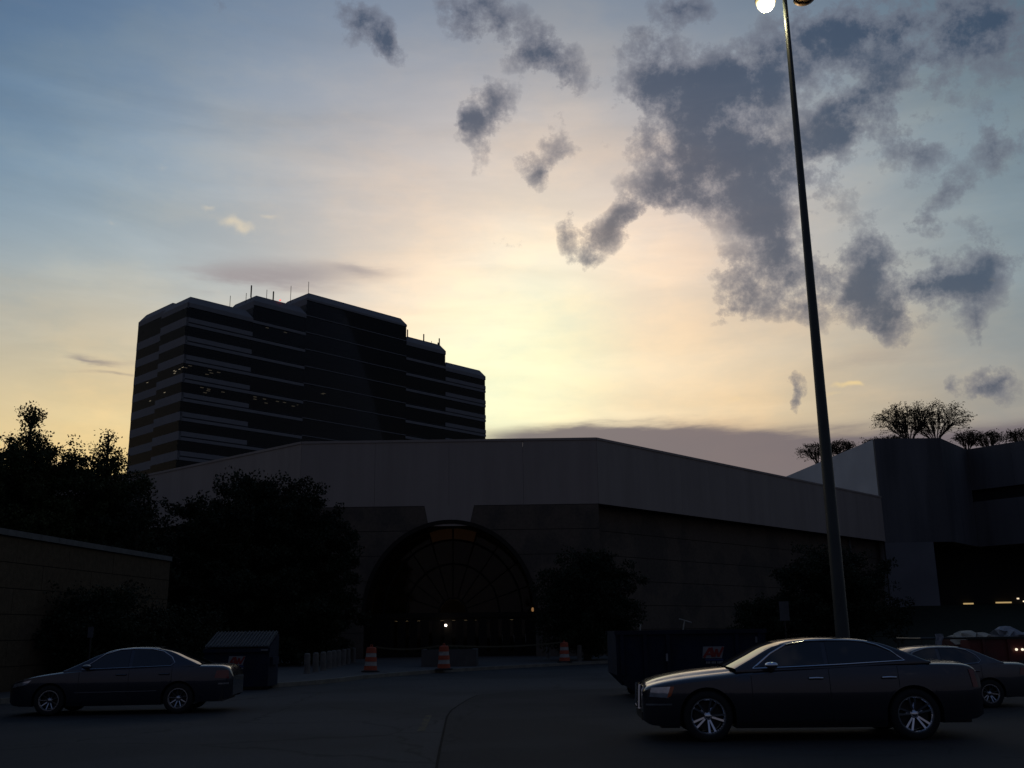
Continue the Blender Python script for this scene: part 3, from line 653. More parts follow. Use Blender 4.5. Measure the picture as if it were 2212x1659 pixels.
# lamps still on in some offices: hung under the slab of the floor above, behind the glass
def office(px, py, front=True, w=.9):
    if front: s, z = V(px, py, P0 + W_ * 1.5, U); v = 1.5
    else: v, z = V(px, py, P0 + U * .01, W_); v = abs(v); s = -.0
    k = math.ceil((z + 1.6 - zg0) / FH)
    if front: tbox(MB(), s - w / 2, s + w / 2, v - .12, v + .12, z - .05, z + .05).build('office_lamp', 'office_light', tower)
    else: tbox(MB(), s - .012, s - .006, v - w / 3, v + w / 3, z - .05, z + .05).build('office_lamp', 'office_light', tower)
def z1(a, b): return ((360 + a * .28933) * .67770, (860 + b * .28933) * .67770)
def z2(a, b): return ((960 + a * .33755) * .67770, (860 + b * .33755) * .67770)
for a, b in ((1070, 1107), (1085, 1137), (1165, 1130), (1035, 1152), (980, 1298), (1055, 1315), (1050, 1333), (1015, 1354), (1213, 1347), (1670, 1424), (1688, 1468), (1812, 1450), (1890, 1462), (1985, 1502), (1565, 1400), (1565, 1425), (2045, 1490), (1700, 640), (1900, 690), (850, 1058), (800, 1078)): office(*z1(a, b), w=.75)
for a, b in ((720, 832), (735, 830), (215, 1167), (200, 1172), (750, 1266), (740, 1295), (905, 1292), (1050, 1468), (1065, 1487), (1505, 1414), (1555, 1455), (1290, 1550), (1570, 1560), (880, 1478), (1108, 1045), (1255, 1075)): office(*z2(a, b), w=.7)
for a, b in ((675, 1112), (690, 1120), (735, 1095), (770, 1075), (680, 1140), (380, 1243), (410, 1445), (570, 1352)): office(*z1(a, b), front=False, w=1.2)
# antennas
def antenna(px, py0, py1, s_, zt_, r=.07, fat=None):
    base = V(px, py0, P0 + U * s_ + W_ * IN, U)[1] - 1.6; z_top = V(px, py1, P0 + U * s_ + W_ * IN, U)[1]; ss = V(px, py0, P0 + W_ * IN, U)[0]
    q = P0 + U * ss + W_ * IN
    an = MB().tube([(q.x, q.y, base), (q.x, q.y, z_top)], r, 6)
    if fat: an.tube([(q.x, q.y, base + (z_top - base) * fat), (q.x, q.y, z_top - .1)], r * 2.6, 6)
    an.build('antenna', 'metal_dark', tower)
for a, b0, b1, si, zz, f in ((1290, 360, 285, 1, ZA, None), (1522, 265, 168, 1, ZBt, .2), (1693, 300, 218, 2, ZBt, None), (1765, 330, 235, 2, ZBt, .2), (1958, 290, 175, 2, ZC - .6, None), (2153, 250, 130, 3, ZC, None), (1468, 290, 255, 1, ZBt - 1, None)):
    antenna(*[v for v in (z1(a, b0)[0], z1(a, b0)[1], z1(a, b1)[1])], S[si], zz, .07, f)
for a, b0, b1, si, zz, f in ((1004, 630, 562, 3, ZDt, .15), (1157, 665, 605, 3, ZDt, .15), (1231, 695, 672, 4, ZDt, None), (1304, 705, 645, 4, ZDt, .15), (1293, 705, 685, 4, ZDt, .1)):
    antenna(*[v for v in (z2(a, b0)[0], z2(a, b0)[1], z2(a, b1)[1])], S[si], zz, .07, f)
q = Vector(tp(V(*z1(1842, 335), P0 + W_ * .6, U)[0], .6, V(*z1(1842, 335), P0 + W_ * .6, U)[1]))
MB().lathe([(.001, -.2), (.2, -.1), (.2, .1), (.001, .2)], 8, q).build('beacon', 'beacon', tower)

# ================================================================== the low wall on the left
WA = A(0, 1141, 29.5); WB = G(345, 1199, WA.z); zw = WA.z
WA = Vector((WA.x, WA.y, 0)); WB = Vector((WB.x, WB.y, 0)); wu = (WB - WA).normalized(); WA2 = WA - wu * 14; WB = WB + wu * 1.0
lw_ = thing('low_brick_wall', 'low brown wall with pale coping behind the left sedan', 'wall', WB)
nc = 6; ch = (zw - .28) / nc
for k in range(nc):
    L_ = (WB - WA2).length; x = 0.0; off = (k % 2) * 1.5
    cuts = [0] + [c for c in np.arange(off + 1.5, L_, 3.0)] + [L_]
    for a, b in zip(cuts[:-1], cuts[1:]):
        MB().wall(WA2 + wu * (a + .008), WA2 + wu * (b - .008), .1 + k * ch, .1 + (k + 1) * ch - .022, random.uniform(-.006, .006), .4).build('wall_block', 'low_wall', lw_)
MB().wall(WA2, WB - wu * .01, .1, zw - .2, -.04, .36).build('wall_core', 'mall_dark', lw_)
for k in range(9):
    a, b = WA2 + (WB - WA2) * (k / 9), WA2 + (WB - WA2) * ((k + 1) / 9) - wu * .012
    MB().wall(a, b, zw - .18, zw, .09, .5).build('coping_stone', 'coping', lw_)

# ================================================================== trees
def leaf_mesh(name, C, N, size, mat, parent, seed, up=.2):
    r = np.random.default_rng(seed); n = len(C)
    d = r.normal(size=(n, 3)); d[:, 2] += up; d /= np.linalg.norm(d, axis=1)[:, None]
    e = r.normal(size=(n, 3)); e -= (e * d).sum(1)[:, None] * d; e /= np.linalg.norm(e, axis=1)[:, None]
    s = size * r.uniform(.6, 1.35, size=(n, 1)); w = s * r.uniform(.30, .5, size=(n, 1))
    v = np.stack([C, C + d * s * .55 + e * w, C + d * s * 1.1, C + d * s * .5 - e * w], 1).reshape(-1, 3)
    off = np.array(parent.location); v = v - off
    me = bpy.data.meshes.new(name); me.vertices.add(len(v)); me.vertices.foreach_set('co', v.ravel())
    idx = np.arange(4 * n, dtype=np.int32); me.loops.add(4 * n); me.loops.foreach_set('vertex_index', idx)
    me.polygons.add(n); me.polygons.foreach_set('loop_start', np.arange(0, 4 * n, 4, dtype=np.int32)); me.polygons.foreach_set('loop_total', np.full(n, 4, dtype=np.int32))
    me.update(calc_edges=True); me.materials.append(MATS[mat])
    o = bpy.data.objects.new(name, me); col.objects.link(o); o.parent = parent; return o
def crown_tree(name, label, base, height, prof, nbr, leaf, size, seed, mat='leaf', trunk=.22, z0=.12, lean=(0, 0), clump=26, group=None, drop=.15, spread=1.0, crad=.23):
    """prof: list of (relative height, radius); branches leave the trunk and carry clumps of leaves out to that radius"""
    r = np.random.default_rng(seed); b = Vector((base[0], base[1], z0)); t = thing(name, label, 'tree', b, group=group)
    ph = [p[0] for p in prof]; pr = [p[1] for p in prof]
    tr = MB(); top = b + Vector((lean[0], lean[1], height))
    pts = [b + (top - b) * k + Vector((r.normal() * .05, r.normal() * .05, 0)) * height * .12 * k for k in np.linspace(0, 1, 9)]; pts[0] = b
    def at(k): i = min(int(k * 8), 7); f = k * 8 - i; return pts[i] * (1 - f) + pts[i + 1] * f
    tr.tube(pts, [trunk * (1 - .93 * k) + .01 for k in np.linspace(0, 1, 9)], 7)
    C = []
    for i in range(nbr):
        while True:
            k = ph[0] + (1 - ph[0]) * r.uniform() * .985
            if r.uniform() < np.interp(k, ph, pr) / max(pr) + .10: break
        R_ = np.interp(k, ph, pr) * r.uniform(.45, 1.22); a = r.uniform(0, 2 * math.pi)
        st_ = at(max(.05, k - .10 * r.uniform())); en = at(k) + Vector((math.cos(a) * R_, math.sin(a) * R_, R_ * r.uniform(-drop, .45)))
        mid = (st_ + en) / 2 + Vector((r.normal(), r.normal(), r.uniform(-.2, .6))) * R_ * .12
        tr.tube([st_, mid, en], [.05 * trunk / .22, .03 * trunk / .22, .008], 4, cap=False)
        m = int(clump * r.uniform(.6, 1.4) * max(.28, R_ / max(pr)))
        for cl in range(4 + int(R_ * 1.6)):
            f = r.uniform(.25, 1.06) if cl else 1.0; cc = st_ * (1 - f) ** 2 + mid * 2 * f * (1 - f) + en * f * f if f <= 1 else en
            cc = np.array(cc) + r.normal(size=3) * crad * .5
            g_ = r.normal(size=(m, 3)); g_ /= np.maximum(1, np.linalg.norm(g_, axis=1) / 1.5)[:, None]
            C.append(cc + g_ * np.array((1, 1, .75)) * crad * spread * r.uniform(.7, 1.25))
    C = np.concatenate(C); C = C[C[:, 2] > z0 + .15]
    tr.build('trunk', 'bark', t, smooth=True)
    leaf_mesh('crown', C, None, size, leaf, t, seed); return t
def pix_tree(x, Y, y=1300): q = A(x, y, Y); return (q.x, q.y)
def hz(y, x, Y): return A(x, y, Y).z
Y1 = 47.0
crown_tree('tall_tree', 'tall leafy tree with narrow tufted top at the far left', pix_tree(74, Y1, 884), hz(884, 75, Y1), [(.22, 2.3), (.5, 2.9), (.72, 2.6), (.81, 1.75), (.86, .7), (.895, .20), (.915, .18), (.95, .70), (1.0, .15)], 340, 'leaf', 0.112, 3, lean=(0, 0), clump=58)
crown_tree('tall_tree', 'tree crown cut by the left edge of the picture', pix_tree(-45, Y1 + 1, 980), hz(975, -20, Y1), [(.2, 2.2), (.5, 2.7), (.8, 1.9), (1.0, .5)], 230, 'leaf', 0.112, 5, clump=58)
Y2 = 50.0
crown_tree('tall_tree', 'pointed leafy tree against the left edge of the tower', pix_tree(234, Y2, 940), hz(938, 236, Y2), [(.2, 2.3), (.45, 2.5), (.70, 2.0), (.83, 1.3), (.92, .6), (1.0, .10)], 340, 'leaf', 0.112, 9, clump=58)
crown_tree('broad_tree', 'loose low tree between the two pointed trees', pix_tree(110, Y2 + 2, 1100), hz(1040, 150, Y2), [(.12, 2.2), (.5, 3.0), (.8, 2.0), (1.0, .6)], 120, 'leaf_dark', 0.132, 12, clump=40)
crown_tree('broad_tree', 'leafy tree overlapping the pale left wing of the mall', pix_tree(296, Y2 - 2, 1150), hz(1085, 290, Y2), [(.12, 1.6), (.5, 2.2), (.8, 1.5), (1.0, .5)], 110, 'leaf_dark', 0.132, 13, clump=44)
Y3 = 55.0
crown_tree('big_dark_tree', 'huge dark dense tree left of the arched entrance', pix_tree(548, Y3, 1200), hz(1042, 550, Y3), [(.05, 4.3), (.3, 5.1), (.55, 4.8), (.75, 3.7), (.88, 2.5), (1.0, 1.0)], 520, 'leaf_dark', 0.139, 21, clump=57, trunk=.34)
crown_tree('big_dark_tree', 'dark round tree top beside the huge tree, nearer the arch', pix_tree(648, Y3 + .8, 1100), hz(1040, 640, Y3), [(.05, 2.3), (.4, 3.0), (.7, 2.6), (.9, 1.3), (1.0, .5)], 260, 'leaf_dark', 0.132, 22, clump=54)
crown_tree('shrub', 'dark bushy shrub against the low wall behind the left sedan', pix_tree(215, 33.5), hz(1292, 215, 33.5), [(.05, 1.3), (.5, 1.75), (.8, 1.3), (1.0, .5)], 150, 'leaf_dark', 0.086, 31, clump=51, trunk=.1)
crown_tree('shrub', 'dark shrub between the low wall and the blue lidded bin', pix_tree(370, 37), hz(1330, 370, 37), [(.05, 1.3), (.5, 1.7), (.8, 1.2), (1.0, .5)], 120, 'leaf_dark', 0.086, 32, clump=51, trunk=.1)
Y4 = 56.0
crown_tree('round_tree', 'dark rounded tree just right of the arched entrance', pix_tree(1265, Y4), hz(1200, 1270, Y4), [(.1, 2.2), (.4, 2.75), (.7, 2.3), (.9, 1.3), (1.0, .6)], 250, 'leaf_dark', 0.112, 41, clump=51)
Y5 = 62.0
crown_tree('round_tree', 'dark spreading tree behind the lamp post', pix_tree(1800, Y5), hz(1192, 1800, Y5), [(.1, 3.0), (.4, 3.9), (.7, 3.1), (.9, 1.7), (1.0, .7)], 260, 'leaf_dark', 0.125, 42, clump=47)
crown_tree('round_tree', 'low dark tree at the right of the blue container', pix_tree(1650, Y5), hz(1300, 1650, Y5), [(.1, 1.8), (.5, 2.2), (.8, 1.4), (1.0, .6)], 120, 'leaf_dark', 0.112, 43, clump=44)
# umbrella-shaped trees on the roof deck of the store
def vase_tree(label, px, pw, ptop, pbase, Y, seed, stems=7, leafn=9, lv=5, flat=.55, leafsize=.13):
    r = np.random.default_rng(seed); zr = ZB - .6; Y = Y + DYB
    q = A(px, pbase, Y); base = Vector((q.x, Y, zr)); t = thing('roof_tree', label, 'tree', base, group='umbrella shaped trees on the store roof')
    zt_ = A(px, ptop, Y).z; Rw = pw / 2 / PF * Y; H_ = zt_ - q.z; fork = Vector((base.x, base.y, q.z - .15))
    m = MB(); C = []
    m.tube([base, (base + fork) / 2 + Vector((.03, 0, 0)), fork], [.16, .14, .13], 6)
    tips = []
    for i in range(stems):                      # main stems leave the fork like the ribs of a vase
        a = 2 * math.pi * (i + r.uniform(0, .6)) / stems; f = r.uniform(.32, .70)
        e = fork + Vector((math.cos(a) * Rw * f, math.sin(a) * Rw * f, H_ * r.uniform(.45, .68)))
        c_ = fork + Vector((math.cos(a) * Rw * f * .3, math.sin(a) * Rw * f * .3, H_ * .32))
        m.tube([fork, c_, e], [.085, .065, .045], 5, cap=False); tips.append((a, c_, e))
    for k in range(int(26 * lv)):               # thin limbs from the stems out to a flat dome
        a = r.uniform(0, 2 * math.pi); rr = math.sqrt(r.uniform(.02, 1)); lo_ = r.uniform(.80, 1.0) if r.uniform() < .75 else r.uniform(.55, .8)
        z = q.z + H_ * (.50 + .50 * math.sqrt(max(0, 1 - rr * rr * .94))) * lo_
        e = Vector((base.x + math.cos(a) * Rw * rr, base.y + math.sin(a) * Rw * rr, z))
        da, c_, s_ = min(tips, key=lambda t_: abs((t_[0] - a + math.pi) % (2 * math.pi) - math.pi) + r.uniform(0, .5))
        w = r.uniform(0, 1); st_ = c_ * (1 - w) + s_ * w
        md = st_ * .45 + e * .55 + Vector((r.normal() * .12, r.normal() * .12, .10 * H_)); md.z = min(md.z, z - .02)
        m.tube([st_, md, e], [.026, .020, .010], 4, cap=False)
        out = Vector((math.cos(a), math.sin(a), .0))
        for j in range(leafn):
            f = r.uniform(.35, 1.12); b_ = md * (1 - f) + e * f
            C.append(np.array(b_) + r.normal(size=3) * np.array((.26, .26, .07)))
        for j in range(2):
            f = r.uniform(.3, .9); b_ = md * (1 - f) + e * f; e2 = b_ + out * r.uniform(.2, .5) + Vector(r.normal(size=3)) * .18
            m.tube([b_, e2], [.016, .010], 3, cap=False)
            for _ in range(3): C.append(np.array(e2) + r.normal(size=3) * np.array((.12, .12, .06)))
    m.build('trunk', 'bark', t, smooth=True)
    leaf_mesh('crown', np.array(C), None, leafsize, 'leaf_dry', t, seed, up=0.0); return t
vase_tree('left one of the two big umbrella trees on the store roof', 1968, 150, 866, 976, 98.0, 51, stems=11, leafn=9, lv=7)
vase_tree('right one of the two big umbrella trees on the store roof', 2024, 168, 866, 976, 99.5, 52, stems=11, leafn=9, lv=7)
vase_tree('small flat tree left of the lamp post, over the sky-lit side wall', 1768, 84, 955, 1010, 110.0, 53, stems=6, lv=4, flat=.9, leafn=12)
vase_tree('small flat tree right of the lamp post, over the sky-lit side wall', 1818, 70, 949, 1000, 107.0, 54, stems=6, lv=4, flat=.9, leafn=12)
vase_tree('tiny tree top just left of the store roof corner', 1893, 56, 945, 990, 104.0, 55, stems=6, lv=4, flat=.9, leafn=12)
vase_tree('small tree top just behind the store roof corner', 1932, 50, 940, 985, 105.0, 59, stems=6, lv=4, flat=.9, leafn=12)
vase_tree('first small umbrella tree right of the two big roof trees', 2092, 56, 930, 985, 104.0, 56, stems=6, lv=4, flat=.8)
vase_tree('second small umbrella tree right of the two big roof trees', 2140, 62, 928, 985, 104.0, 57, stems=6, lv=4, flat=.8)
vase_tree('umbrella tree on the store roof cut by the right edge', 2208, 66, 924, 982, 104.0, 58, stems=6, lv=4, flat=.8)

# ================================================================== lamp post
pb = G(1834, 1523); pb = Vector((pb.x, pb.y, 0))
post = thing('lamp_post', 'tall tapered parking lot lamp post with one lit head', 'lamp post', pb)
zt_ = A(1690, 0, pb.y).z
MB().lathe([(.165, 0), (.165, .02), (.158, .5)] + [(.158 - .105 * k, .5 + (zt_ + 1.0 - .5) * k) for k in np.linspace(.1, 1, 10)], 20, pb).build('pole', 'pole_paint', post, smooth=True)
MB().lathe([(.30, 0), (.30, .42), (.27, .45), (.17, .46)], 20, pb).build('footing', 'concrete', post)
zl = zt_ - .08
def head(dx, lit_):
    c = pb + Vector((dx, 0, zl))
    MB().tube([(pb.x, pb.y, zl + .62), (pb.x + dx * .5, pb.y, zl + .66), (c.x, c.y, zl + .55)], .032, 8).build('arm', 'pole_paint', post)
    sh = MB().lathe([(.06, .56), (.12, .52), (.15, .34), (.26, .16), (.27, .08), (.25, .075), (.14, .33), (.05, .5)], 24, c).build('lamp_shade', 'pole_paint', post, smooth=True)
    MB().lathe([(.235, .0), (.225, -.09), (.165, -.18), (.08, -.22), (.001, -.235)] if lit_ else [(.245, .09), (.23, .04), (.14, .0), (.001, -.02)], 24, c).build('lamp_lens', 'lamp_glow' if lit_ else 'lamp_lens_off', sh, smooth=True)
head(-.50, True); head(.50, False)
MB().lathe([(.245, .11), (.255, .06), (.25, .002), (.238, .002)], 24, pb + Vector((-.50, 0, zl))).build('lens_rim', 'lamp_rim', post, smooth=True)
ll = bpy.data.lights.new('lamp_light', 'POINT'); ll.energy = 160; ll.color = (1.0, .86, .50); ll.shadow_soft_size = .10
lo = bpy.data.objects.new('lamp_light', ll); col.objects.link(lo); lo.parent = post; lo.location = (-.50, 0, zl - .36)

# ================================================================== cars
def cr(pts, x):
    xs = [p[0] for p in pts]; ys = [p[1] for p in pts]; n = len(xs)
    if x <= xs[0]: return ys[0]
    if x >= xs[-1]: return ys[-1]
    i = max(j for j in range(n - 1) if xs[j] <= x); h = xs[i + 1] - xs[i]; t = (x - xs[i]) / h
    def sl(j):
        if j == 0: return (ys[1] - ys[0]) / (xs[1] - xs[0])
        if j == n - 1: return (ys[-1] - ys[-2]) / (xs[-1] - xs[-2])
        a, b = (ys[j] - ys[j - 1]) / (xs[j] - xs[j - 1]), (ys[j + 1] - ys[j]) / (xs[j + 1] - xs[j])
        return 0 if a * b <= 0 else 2 * a * b / (a + b)
    m0, m1 = sl(i) * h, sl(i + 1) * h; t2, t3 = t * t, t * t * t
    return ys[i] * (2 * t3 - 3 * t2 + 1) + m0 * (t3 - 2 * t2 + t) + ys[i + 1] * (-2 * t3 + 3 * t2) + m1 * (t3 - t2)
def build_car(label, loc, rz, S, group='cars parked in the lot'):
    t = thing('sedan', label, 'car', loc, rz, group)
    Lc, Wc = S['L'], S['W'] / 2; xw = S['xw']; rw = S['rw']; ra = rw + S.get('arch', .055)
    wp = lambda x: Wc * cr(S['plan'], x)
    zs = lambda x: cr(S['shoulder'], x); zt = lambda x: cr(S['top'], x); sill = lambda x: cr(S['sill'], x)
    prof_z = S['prof']
    def yside(x, z): return wp(x) * cr(prof_z, z)
    def zbot(x):
        z = sill(x)
        for c in xw:
            d = abs(x - c)
            if d < ra: z = max(z, rw + math.sqrt(ra * ra - d * d))
        return z
    xs = set(np.round(np.linspace(0, Lc, 64), 4)) | {0.015, .04, .08, .13, Lc - .015, Lc - .04, Lc - .08, Lc - .13}
    for c in xw:
        for a in np.linspace(0, math.pi, 19): xs.add(round(c + ra * .9999 * math.cos(a), 4))
        xs.add(round(c + ra + .002, 4)); xs.add(round(c - ra - .002, 4))
    xs = sorted(x for x in xs if 0 <= x <= Lc)
    NSD = 8
    rows = []
    for x in xs:
        b, s_, tp_ = zbot(x), zs(x), zt(x); half = []
        for k in range(NSD + 1):
            z = b + (s_ - b) * k / NSD; half.append((yside(x, z), z))
        ys_ = half[-1][0]
        for f, g_ in S['cross']: half.append((ys_ * f, s_ + (tp_ - s_) * g_))
        rows.append([(x, -y, z) for y, z in half] + [(x, y, z) for y, z in half[-2::-1]])
    nr = len(rows[0]); parts = {}
    def part(x, k):
        kk = k if k < nr // 2 else nr - 2 - k
        sd_ = 'near' if k < nr // 2 else 'off'
        if kk >= NSD: return 'hood' if x < S['cowl'] else ('trunk_lid' if x > S['deck'] else 'body')
        for nm, (a, b) in (('front', S['door1']), ('rear', S['door2'])):
            if a < x < b and kk >= 1: return 'door_' + nm + sd_
        return 'body'
    for i in range(len(xs) - 1):
        xm = (xs[i] + xs[i + 1]) / 2
        for k in range(nr - 1):
            m = parts.setdefault(part(xm, k), MB()); m.add([rows[i][k], rows[i + 1][k], rows[i + 1][k + 1], rows[i][k + 1]], [(0, 1, 2, 3)])
    body = parts['body']
    body.add(rows[0], [tuple(range(nr))]); body.add(rows[-1], [tuple(range(nr))])
    import bmesh
    objs = {}
    for nm, m in parts.items():
        o = m.build('door' if nm.startswith('door') else nm, S['paint'], t, smooth=True, local=True)
        bm = bmesh.new(); bm.from_mesh(o.data); bmesh.ops.remove_doubles(bm, verts=bm.verts, dist=1e-4); bmesh.ops.recalc_face_normals(bm, faces=bm.faces)
        # turn outward: use the face nearest to the near side
        bm.to_mesh(o.data); bm.free(); o.data.polygons.foreach_set('use_smooth', [True] * len(o.data.polygons))
        try: o.data.set_sharp_from_angle(angle=R(38))
        except Exception: pass
        objs[nm] = o
    # under-body and wheel wells
    ub = MB(); ub.box(.25, xw[0] - ra, -Wc * .86, Wc * .86, .20, .62); ub.box(xw[0] + ra, xw[1] - ra, -Wc * .90, Wc * .90, .19, .70); ub.box(xw[1] + ra, Lc - .2, -Wc * .86, Wc * .86, .24, .70); ub.box(.3, Lc - .3, -Wc * .60, Wc * .60, .24, .78)
    ub.build('underbody', 'black_trim', t, local=True)
    # greenhouse
    roof = S['roof']; xa_, xb_ = roof[0][0], roof[-1][0]; tum = S.get('tumble', .42)
    belt = lambda x: cr(S['belt'], x); yb = lambda x: wp(x) * S['beltw']
    gx = sorted(set(np.round(np.linspace(xa_, xb_, 44), 4)) | {S['wtop'], S['btop']})
    grow_ = []
    for x in gx:
        zr_, zb_ = cr(roof, x), belt(x); y0 = yb(x); ztp = max(zb_ + .002, zr_ - .035); half = []
        for k in range(6):
            z = zb_ - .03 + (ztp - zb_ + .03) * k / 5; half.append((y0 - tum * max(0, z - zb_), z))
        yt = half[-1][0]; half.append((yt * .955, ztp + (zr_ - ztp) * .45)); half.append((yt * .85, ztp + (zr_ - ztp) * .75)); half.append((yt * .5, zr_ + .004)); half.append((0, zr_ + .012))
        fw = max(0, min(1, (S['wtop'] + .35 - x) / (S['wtop'] + .35 - xa_))); rw_ = max(0, min(1, (x - S['btop'] + .3) / (xb_ - S['btop'] + .3)))
        def bow(y): q_ = 1 - (y / Wc) ** 2; return x - .11 * fw * q_ + .10 * rw_ * q_
        grow_.append([(bow(y), -y, z) for y, z in half] + [(bow(y), y, z) for y, z in half[-2::-1]])
    ng = len(grow_[0]); gp = {}
    for i in range(len(gx) - 1):
        xm = (gx[i] + gx[i + 1]) / 2
        for k in range(ng - 1):
            kk = k if k < ng // 2 else ng - 2 - k
            nm = 'roof'
            if kk >= 6: nm = 'windshield' if xm < S['wtop'] else ('rear_window' if xm > S['btop'] else 'roof')
            gp.setdefault(nm, MB()).add([grow_[i][k], grow_[i + 1][k], grow_[i + 1][k + 1], grow_[i][k + 1]], [(0, 1, 2, 3)])
    for nm, m in gp.items():
        o = m.build(nm, S['paint'] if nm == 'roof' else 'car_glass', t, smooth=True, local=True)
        bm = bmesh.new(); bm.from_mesh(o.data); bmesh.ops.remove_doubles(bm, verts=bm.verts, dist=1e-4); bmesh.ops.recalc_face_normals(bm, faces=bm.faces); bm.to_mesh(o.data); bm.free()
        o.data.polygons.foreach_set('use_smooth', [True] * len(o.data.polygons))
    def gy(x, z): return yb(x) - tum * max(0, z - belt(x))
    # side windows with trim
    for sd_ in (-1, 1):
        for w in S['windows']:
            vs_ = [(x, sd_ * (gy(x, z) + .010), z) for x, z in w]
            MB().add(vs_ + [(x, y - sd_ * .02, z) for x, y, z in vs_], [tuple(range(len(w)))]).build('side_window', 'car_glass', t, local=True, fix=False)
        tr_ = S['trim'] + [S['trim'][0]]
        MB().tube([(x, sd_ * (gy(x, z) + .010), z) for x, z in tr_], S['trimr'], 6).build('window_trim', S['trimmat'], t, local=True)
        # door seams
        for x in (S['door1'][0], S['door1'][1], S['door2'][1]):
            zz = np.linspace(zbot(x) + .02, zs(x) - .01, 9)
            MB().tube([(x, sd_ * (yside(x, z) - .001), z) for z in zz], .006, 4).build('door_seam', 'black_trim', t, local=True)
        for hx in S['handles']:
            z = S['handlez']; y = yside(hx, z)
            MB().tube([(hx - .11, sd_ * (y + .005), z), (hx - .09, sd_ * (y + .035), z), (hx, sd_ * (y + .042), z + .004), (hx + .09, sd_ * (y + .035), z), (hx + .11, sd_ * (y + .005), z)], .016, 8).build('door_handle', S['handlemat'], t, smooth=True, local=True)
        # mirror
        mx, mz = S['mirror']; my = sd_ * (yb(mx) + .13)
        MB().lathe([(.001, -.11), (.05, -.10), (.075, -.05), (.08, .02), (.07, .08), (.04, .105), (.001, .11)], 14, (mx, my, mz), 'y').squash((mx, my, mz), (1.35, 1.0, .62)).build('mirror', S['mirrormat'], t, smooth=True, local=True)
        MB().tube([(mx + .02, sd_ * (yb(mx) - .02), mz - .07), (mx, my - sd_ * .05, mz - .06)], .025, 6).build('mirror_arm', 'black_trim', t, local=True)
        # lamps and strips that follow the skin
        for nm, mat, q, nn_ in S['patches']:
            m = MB(); n_ = 7
            for j in range(n_ + 1):
                for i in range(n_ + 1):
                    a, b = i / n_, j / n_
                    x = (q[0][0] * (1 - a) + q[1][0] * a) * (1 - b) + (q[3][0] * (1 - a) + q[2][0] * a) * b; z = (q[0][1] * (1 - a) + q[1][1] * a) * (1 - b) + (q[3][1] * (1 - a) + q[2][1] * a) * b
                    m.v.append((x - (nn_ if x < .3 else 0), sd_ * (yside(x, z) + nn_), z))
            for j in range(n_):
                for i in range(n_): k = j * (n_ + 1) + i; m.f.append((k, k + 1, k + n_ + 2, k + n_ + 1))
            m.build(nm, mat, t, smooth=True, local=True)
    # grille
    g0, g1, gw = S['grille']
    if S.get('chrome_grille'):
        gr = MB(); fx = -.035
        gr.tube([(fx, -gw, g0), (fx + .02, -gw * .96, g1), (fx + .03, 0, g1 + .015), (fx + .02, gw * .96, g1), (fx, gw, g0), (fx - .01, 0, g0 - .02), (fx, -gw, g0)], .022, 8)
        go = gr.build('grille', 'chrome', t, local=True)
        MB().prism([(-gw, g0), (gw, g0), (gw * .96, g1), (-gw * .96, g1)], 'x', fx + .03, fx + .10).build('grille_back', 'black_trim', go, local=True)
        for k in range(7):
            z = g0 + (g1 - g0) * (k + .7) / 7.6
            MB().box(fx + .004, fx + .03, -gw * .97, gw * .97, z - .010, z + .010).build('grille_bar', 'alloy', go, local=True)
    else:
        MB().box(-.012, .05, -gw, gw, g0, g1).build('grille', 'black_trim', t, local=True)
    for z0_, z1_, w in S['plates']:
        MB().box(-.014, .03, -w, w, z0_, z1_).build('air_intake', 'black_trim', t, local=True)
    # wheels
    for c in xw:
        for sd_ in (-1, 1):
            yo = sd_ * (Wc - .015); w = .215; rr = S['rim']
            pr_ = [(rr, -w / 2 + .01), (rr + .02, -w / 2), (rw - .03, -w / 2 + .005), (rw - .006, -w / 2 + .03), (rw, -w / 2 + .06), (rw, w / 2 - .06), (rw - .006, w / 2 - .03), (rw - .03, w / 2 - .005), (rr + .02, w / 2), (rr, w / 2 - .01)]
            yc = yo - sd_ * w / 2
            ty = MB().lathe(pr_, 40, (c, yc, rw), 'y', close=True).build('wheel', 'tyre', t, smooth=True, local=True)
            rm = MB().lathe([(rr + .004, -w / 2 + .012), (rr + .004, w / 2 - .012), (rr - .018, w / 2 - .012), (rr - .03, w / 2 - .03), (rr - .03, -w / 2 + .03), (rr - .018, -w / 2 + .012)], 40, (c, yc, rw), 'y', close=True)
            ns = S['spokes']; f = yo - sd_ * .035
            for k in range(ns):
                a = 2 * math.pi * (k + .25) / ns + .1 * sd_ + c
                for dr in S['split']:
                    b = a + dr; ca, sa = math.cos(b), math.sin(b); w0, w1 = S['spw']
                    P = []
                    for (rad, hw, dy) in ((.05, w0, -.040), (rr - .02, w1, .012)):
                        for (s1_, d_) in ((-1, dy - .03), (1, dy - .03), (.6, dy), (-.6, dy)):
                            P.append((c + ca * rad - sa * hw * s1_, f + sd_ * d_, rw + sa * rad + ca * hw * s1_))
                    rm.hexa(P)
            rm.build('rim', S['rimmat'], ty, local=True)
            MB().lathe([(.001, .030), (.03, .026), (.055, .012), (.062, -.03), (.001, -.03)] if sd_ > 0 else [(.001, -.030), (.03, -.026), (.055, -.012), (.062, .03), (.001, .03)], 20, (c, f - sd_ * .036, rw), 'y').build('hub_cap', S['rimmat'], ty, smooth=True, local=True)
            MB().lathe([(.001, -.01), (rr - .05, -.01), (rr - .05, .01), (.001, .01)], 24, (c, yc - sd_ * .01, rw), 'y').build('brake_disc', 'black_trim', ty, local=True)
            # wheel well liner
            wl = MB(); aa = np.linspace(-.12, math.pi + .12, 17)
